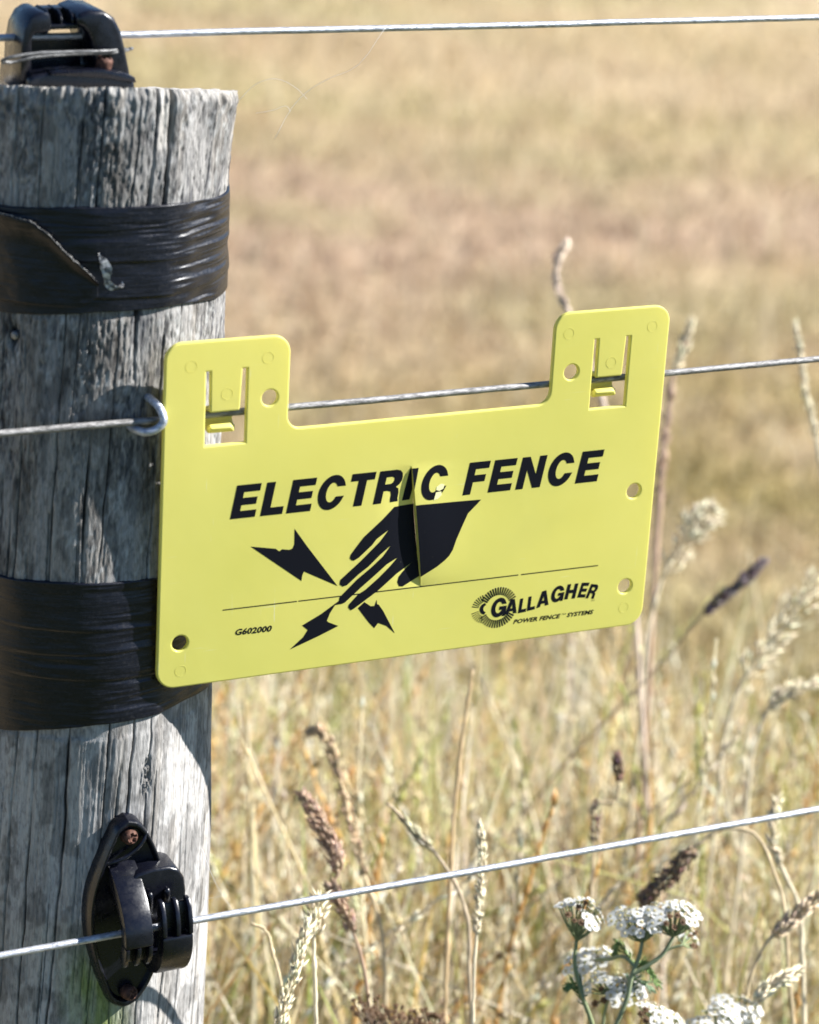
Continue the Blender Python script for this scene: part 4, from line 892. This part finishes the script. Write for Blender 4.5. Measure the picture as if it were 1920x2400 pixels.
def corymb(root, px, py, depth, rx, ry, n, tilt=(0, -.25, 1), brown=None, size=2.5, foot=None, dead=False):
    """a flat-topped flower cluster: rx, ry are its half width and depth in mm; foot is where its pedicels gather"""
    c = at(px, py, depth); up = np.array(tilt, float); up /= np.linalg.norm(up); a = np.cross(up, [0, 1, .2]); a /= np.linalg.norm(a); b = np.cross(up, a)
    pts = []; tries = 0; mind = size * 1.28
    while len(pts) < n and tries < 6000:
        tries += 1; r = math.sqrt(random.random()); t = random.random() * 6.283; q = (r * math.cos(t) * rx, r * math.sin(t) * ry)
        if all((q[0] - o[0]) ** 2 + (q[1] - o[1]) ** 2 > mind ** 2 for o in pts): pts.append(q)
    pos, nrm, kd = [], [], []
    for q in pts:
        e = (q[0] / rx) ** 2 + (q[1] / ry) ** 2; lump = 6.5 * (float(vnoise(q[0] / 6 + px, q[1] / 6, 400)) - .5)
        p = c + a * q[0] + b * q[1] + up * (-e * rx * .28 + lump + random.uniform(-.6, .6)); pos.append(p); nrm.append(up + (a * q[0] / rx + b * q[1] / ry) * .75 + RNG.normal(0, .12, 3))
        k = 0
        if brown is not None and math.hypot(q[0] / rx - brown[0], q[1] / ry - brown[1]) < brown[2] * random.uniform(.7, 1.2): k = 1
        kd.append(1 if dead else k)
    V, F, C = florets(pos, nrm, [size * random.uniform(.85, 1.15) for _ in pts], kd)
    tag(mesh_np('flower_head', V, F, M_PETAL, root, C, sm=False), kind='stuff')
    ft = np.asarray(foot) if foot is not None else c - up * rx * 1.1
    mb = MB(); gc = (.22, .26, .13) if not dead else (.24, .17, .12)
    for p, d in zip(pos, nrm):
        d = d / np.linalg.norm(d); mid = ft + (p - ft) * .5 - up * 1.0; mb.tube(spline([ft, mid, p - d * size * .8], 6), .34, 5, gc)
    tag(mb.build('pedicels', M_STEM, root, True), kind='stuff')
    return ft

def arm(mb, pts, depth, r, col=(.25, .30, .16)): mb.tube(spline([p if len(p) == 3 and not np.isscalar(p[0]) else (at(p[0], p[1], depth) if len(p) == 2 else p) for p in pts], 24), r, 8, col)
def fern_leaf(root, p0, p1, depth, w, n=26, col=(.20, .30, .10)):
    A, B_ = at(*p0, depth), at(*p1, depth); ax = spline([A, (A + B_) / 2 + np.array([0, 6, 4]), B_], n); mb = MB(); mb.tube(ax, .4, 5, col)
    for i in range(2, n):
        t = i / n; L = w * math.sin(math.pi * min(.15 + .85 * t, 1)) + .8; T = ax[i] - ax[i - 1]; T /= np.linalg.norm(T)
        for sgn in (-1, 1):
            sd = np.cross(T, [0, .6, .8]) * sgn + RNG.normal(0, .25, 3) + T * .5; sd /= np.linalg.norm(sd); e = ax[i] + sd * L; mb.tube([ax[i], (ax[i] + e) / 2 + (0, 0, .4), e], [.32, .42, .1], 4, np.array(col) * random.uniform(.7, 1.3), False)
            for q in (.5, .8):
                f_ = ax[i] + sd * L * q; mb.tube([f_, f_ + (T + sd) * .9], [.3, .08], 4, col, False)
    mb.build('leaf', M_STEM, root, True)

def yarrow():
    D1 = 1.025
    def plant(label, foot_px, group='yarrow plants behind the lowest wire'):
        g = at(foot_px[0], foot_px[1], D1); g[2] = -Z0 * 1000
        return empty('yarrow_plant', W(*g), label, 'flower', group), g
    # left plant
    r, g = plant('white yarrow with brown withered florets, leftmost of the blooms', (1400, 2400))
    f1 = at(1352, 2205, D1); corymb(r, 1372, 2122, D1, 10.5, 9, 48, (.42, -.1, 1), (.65, .55, .5), 2.3, f1)
    f2 = at(1355, 2285, D1 + .02); corymb(r, 1352, 2255, D1 + .02, 7, 6, 12, (-.6, -.2, .8), None, 2.4, f2)
    mb = MB(); st = [f1, at(1347, 2255, D1), at(1362, 2325, D1), at(1388, 2400, D1), at(1400, 2600, D1), g]; mb.tube(spline(st, 40), np.linspace(.75, 1.3, 40), 8, (.26, .30, .15)); mb.tube(spline([f2, at(1362, 2300, D1), at(1368, 2345, D1)], 10), .55, 6, (.26, .30, .15)); mb.build('stem', M_STEM, r, True)
    fern_leaf(r, (1378, 2372), (1338, 2318), D1, 4)
    # main plant
    r, g = plant('white yarrow with the largest flower head and forked grey-green stem', (1430, 2400))
    j = at(1482, 2284, D1); f2 = at(1505, 2208, D1); f3 = at(1578, 2196, D1)
    corymb(r, 1498, 2140, D1, 12, 10, 56, (-.12, -.15, 1), (-.6, .8, .35), 2.3, f2); corymb(r, 1580, 2128, D1, 12.5, 10, 60, (.15, -.12, 1), (.35, .8, .6), 2.3, f3)
    corymb(r, 1622, 2185, D1 + .015, 6.5, 5, 12, (.5, -.3, .8), (0, .3, 1.0), 2.2, at(1600, 2215, D1))
    f4 = at(1428, 2330, D1 + .012); corymb(r, 1448, 2302, D1 + .012, 13.5, 9, 58, (-.1, -.3, 1), (.85, .2, .4), 2.3, f4)
    f5 = at(1396, 2250, D1 + .03); corymb(r, 1398, 2236, D1 + .03, 5.5, 5, 10, (-.3, -.2, 1), None, 2.3, f5)
    mb = MB(); K = (.27, .31, .18)
    mb.tube(spline([f2, at(1500, 2235, D1), j, at(1470, 2340, D1), at(1442, 2410, D1), at(1430, 2650, D1), g], 50), np.linspace(.8, 1.15, 50), 8, K)
    mb.tube(spline([f3, at(1555, 2235, D1), at(1520, 2262, D1), j], 20), np.linspace(.7, 1.0, 20), 8, K)
    mb.tube(spline([at(1600, 2215, D1), at(1575, 2222, D1), at(1550, 2238, D1)], 10), .5, 6, K)
    mb.tube(spline([f5, at(1430, 2248, D1 + .01), at(1468, 2246, D1), at(1488, 2266, D1)], 16), .75, 8, K)
    mb.tube(spline([f4, at(1414, 2400, D1 + .02), at(1428, 2520, D1 + .01), at(1430, 2650, D1)], 20), .7, 8, K); mb.build('stem', M_STEM, r, True)
    fern_leaf(r, (1486, 2290), (1545, 2310), D1, 5); fern_leaf(r, (1470, 2345), (1530, 2322), D1 + .01, 5, col=(.24, .33, .2)); fern_leaf(r, (1488, 2262), (1440, 2240), D1 + .01, 2.5, 16)
    # lower right plant
    r, g = plant('white yarrow low in the corner with two spreading flower heads', (1640, 2480))
    f6 = at(1590, 2440, D1); corymb(r, 1560, 2368, D1, 12.5, 9, 54, (.45, -.25, 1), (.85, .2, .4), 2.3, f6)
    f7 = at(1690, 2450, D1 + .02); corymb(r, 1680, 2392, D1 + .02, 12, 9, 52, (-.05, -.3, 1), None, 2.5, f7); f8 = at(1730, 2440, D1 + .05); corymb(r, 1732, 2352, D1 + .05, 12, 9, 50, (.1, -.3, 1), None, 2.4, f8)
    mb = MB()
    for ff in (f6, f7, f8): mb.tube(spline([ff, at(1650, 2520, D1 + .02), at(1645, 2700, D1), g], 24), np.linspace(.8, 1.4, 24), 8, K)
    mb.build('stem', M_STEM, r, True)
    # withered plant
    g = at(930, 2500, 1.07); g[2] = -Z0 * 1000; r = empty('yarrow_plant', W(*g), 'withered brown yarrow head at the bottom picture edge', 'flower', 'yarrow plants behind the lowest wire')
    feet = []
    for px, py, rx in ((868, 2352, 8), (935, 2368, 10), (1005, 2385, 8)):
        f_ = at(px + 20, py + 85, 1.07); feet.append(f_); corymb(r, px, py, 1.07, rx, 7, 26, (.05, -.25, 1), None, 2.2, f_, True)
    mb = MB()
    for ff in feet: mb.tube(spline([ff, at(940, 2560, 1.07), at(935, 2750, 1.07), g], 20), np.linspace(.7, 1.2, 20), 7, (.27, .20, .12))
    mb.build('stem', M_STEM, r, True)
yarrow()

# ================================================================== SPIDER THREADS
def cobweb(label, strands, depth):
    mb = MB()
    for s in strands: mb.tube(spline([at(p[0], p[1], depth) for p in s], 18), .055, 5)
    return tag(mb.build('cobweb', M_WEB), label, 'cobweb')
cobweb('fine spider threads drifting from the top of the post', [[(560, 235), (600, 197), (640, 184), (697, 208), (720, 232)], [(905, 62), (829, 160), (771, 184), (718, 216), (690, 245), (644, 325)], [(600, 265), (640, 258), (674, 250), (681, 262)]], .90)
cobweb('faint spider thread from the post edge to the lowest wire', [[(474, 1990), (492, 2040), (516, 2090), (545, 2132)], [(478, 2108), (520, 2100)]], .93)
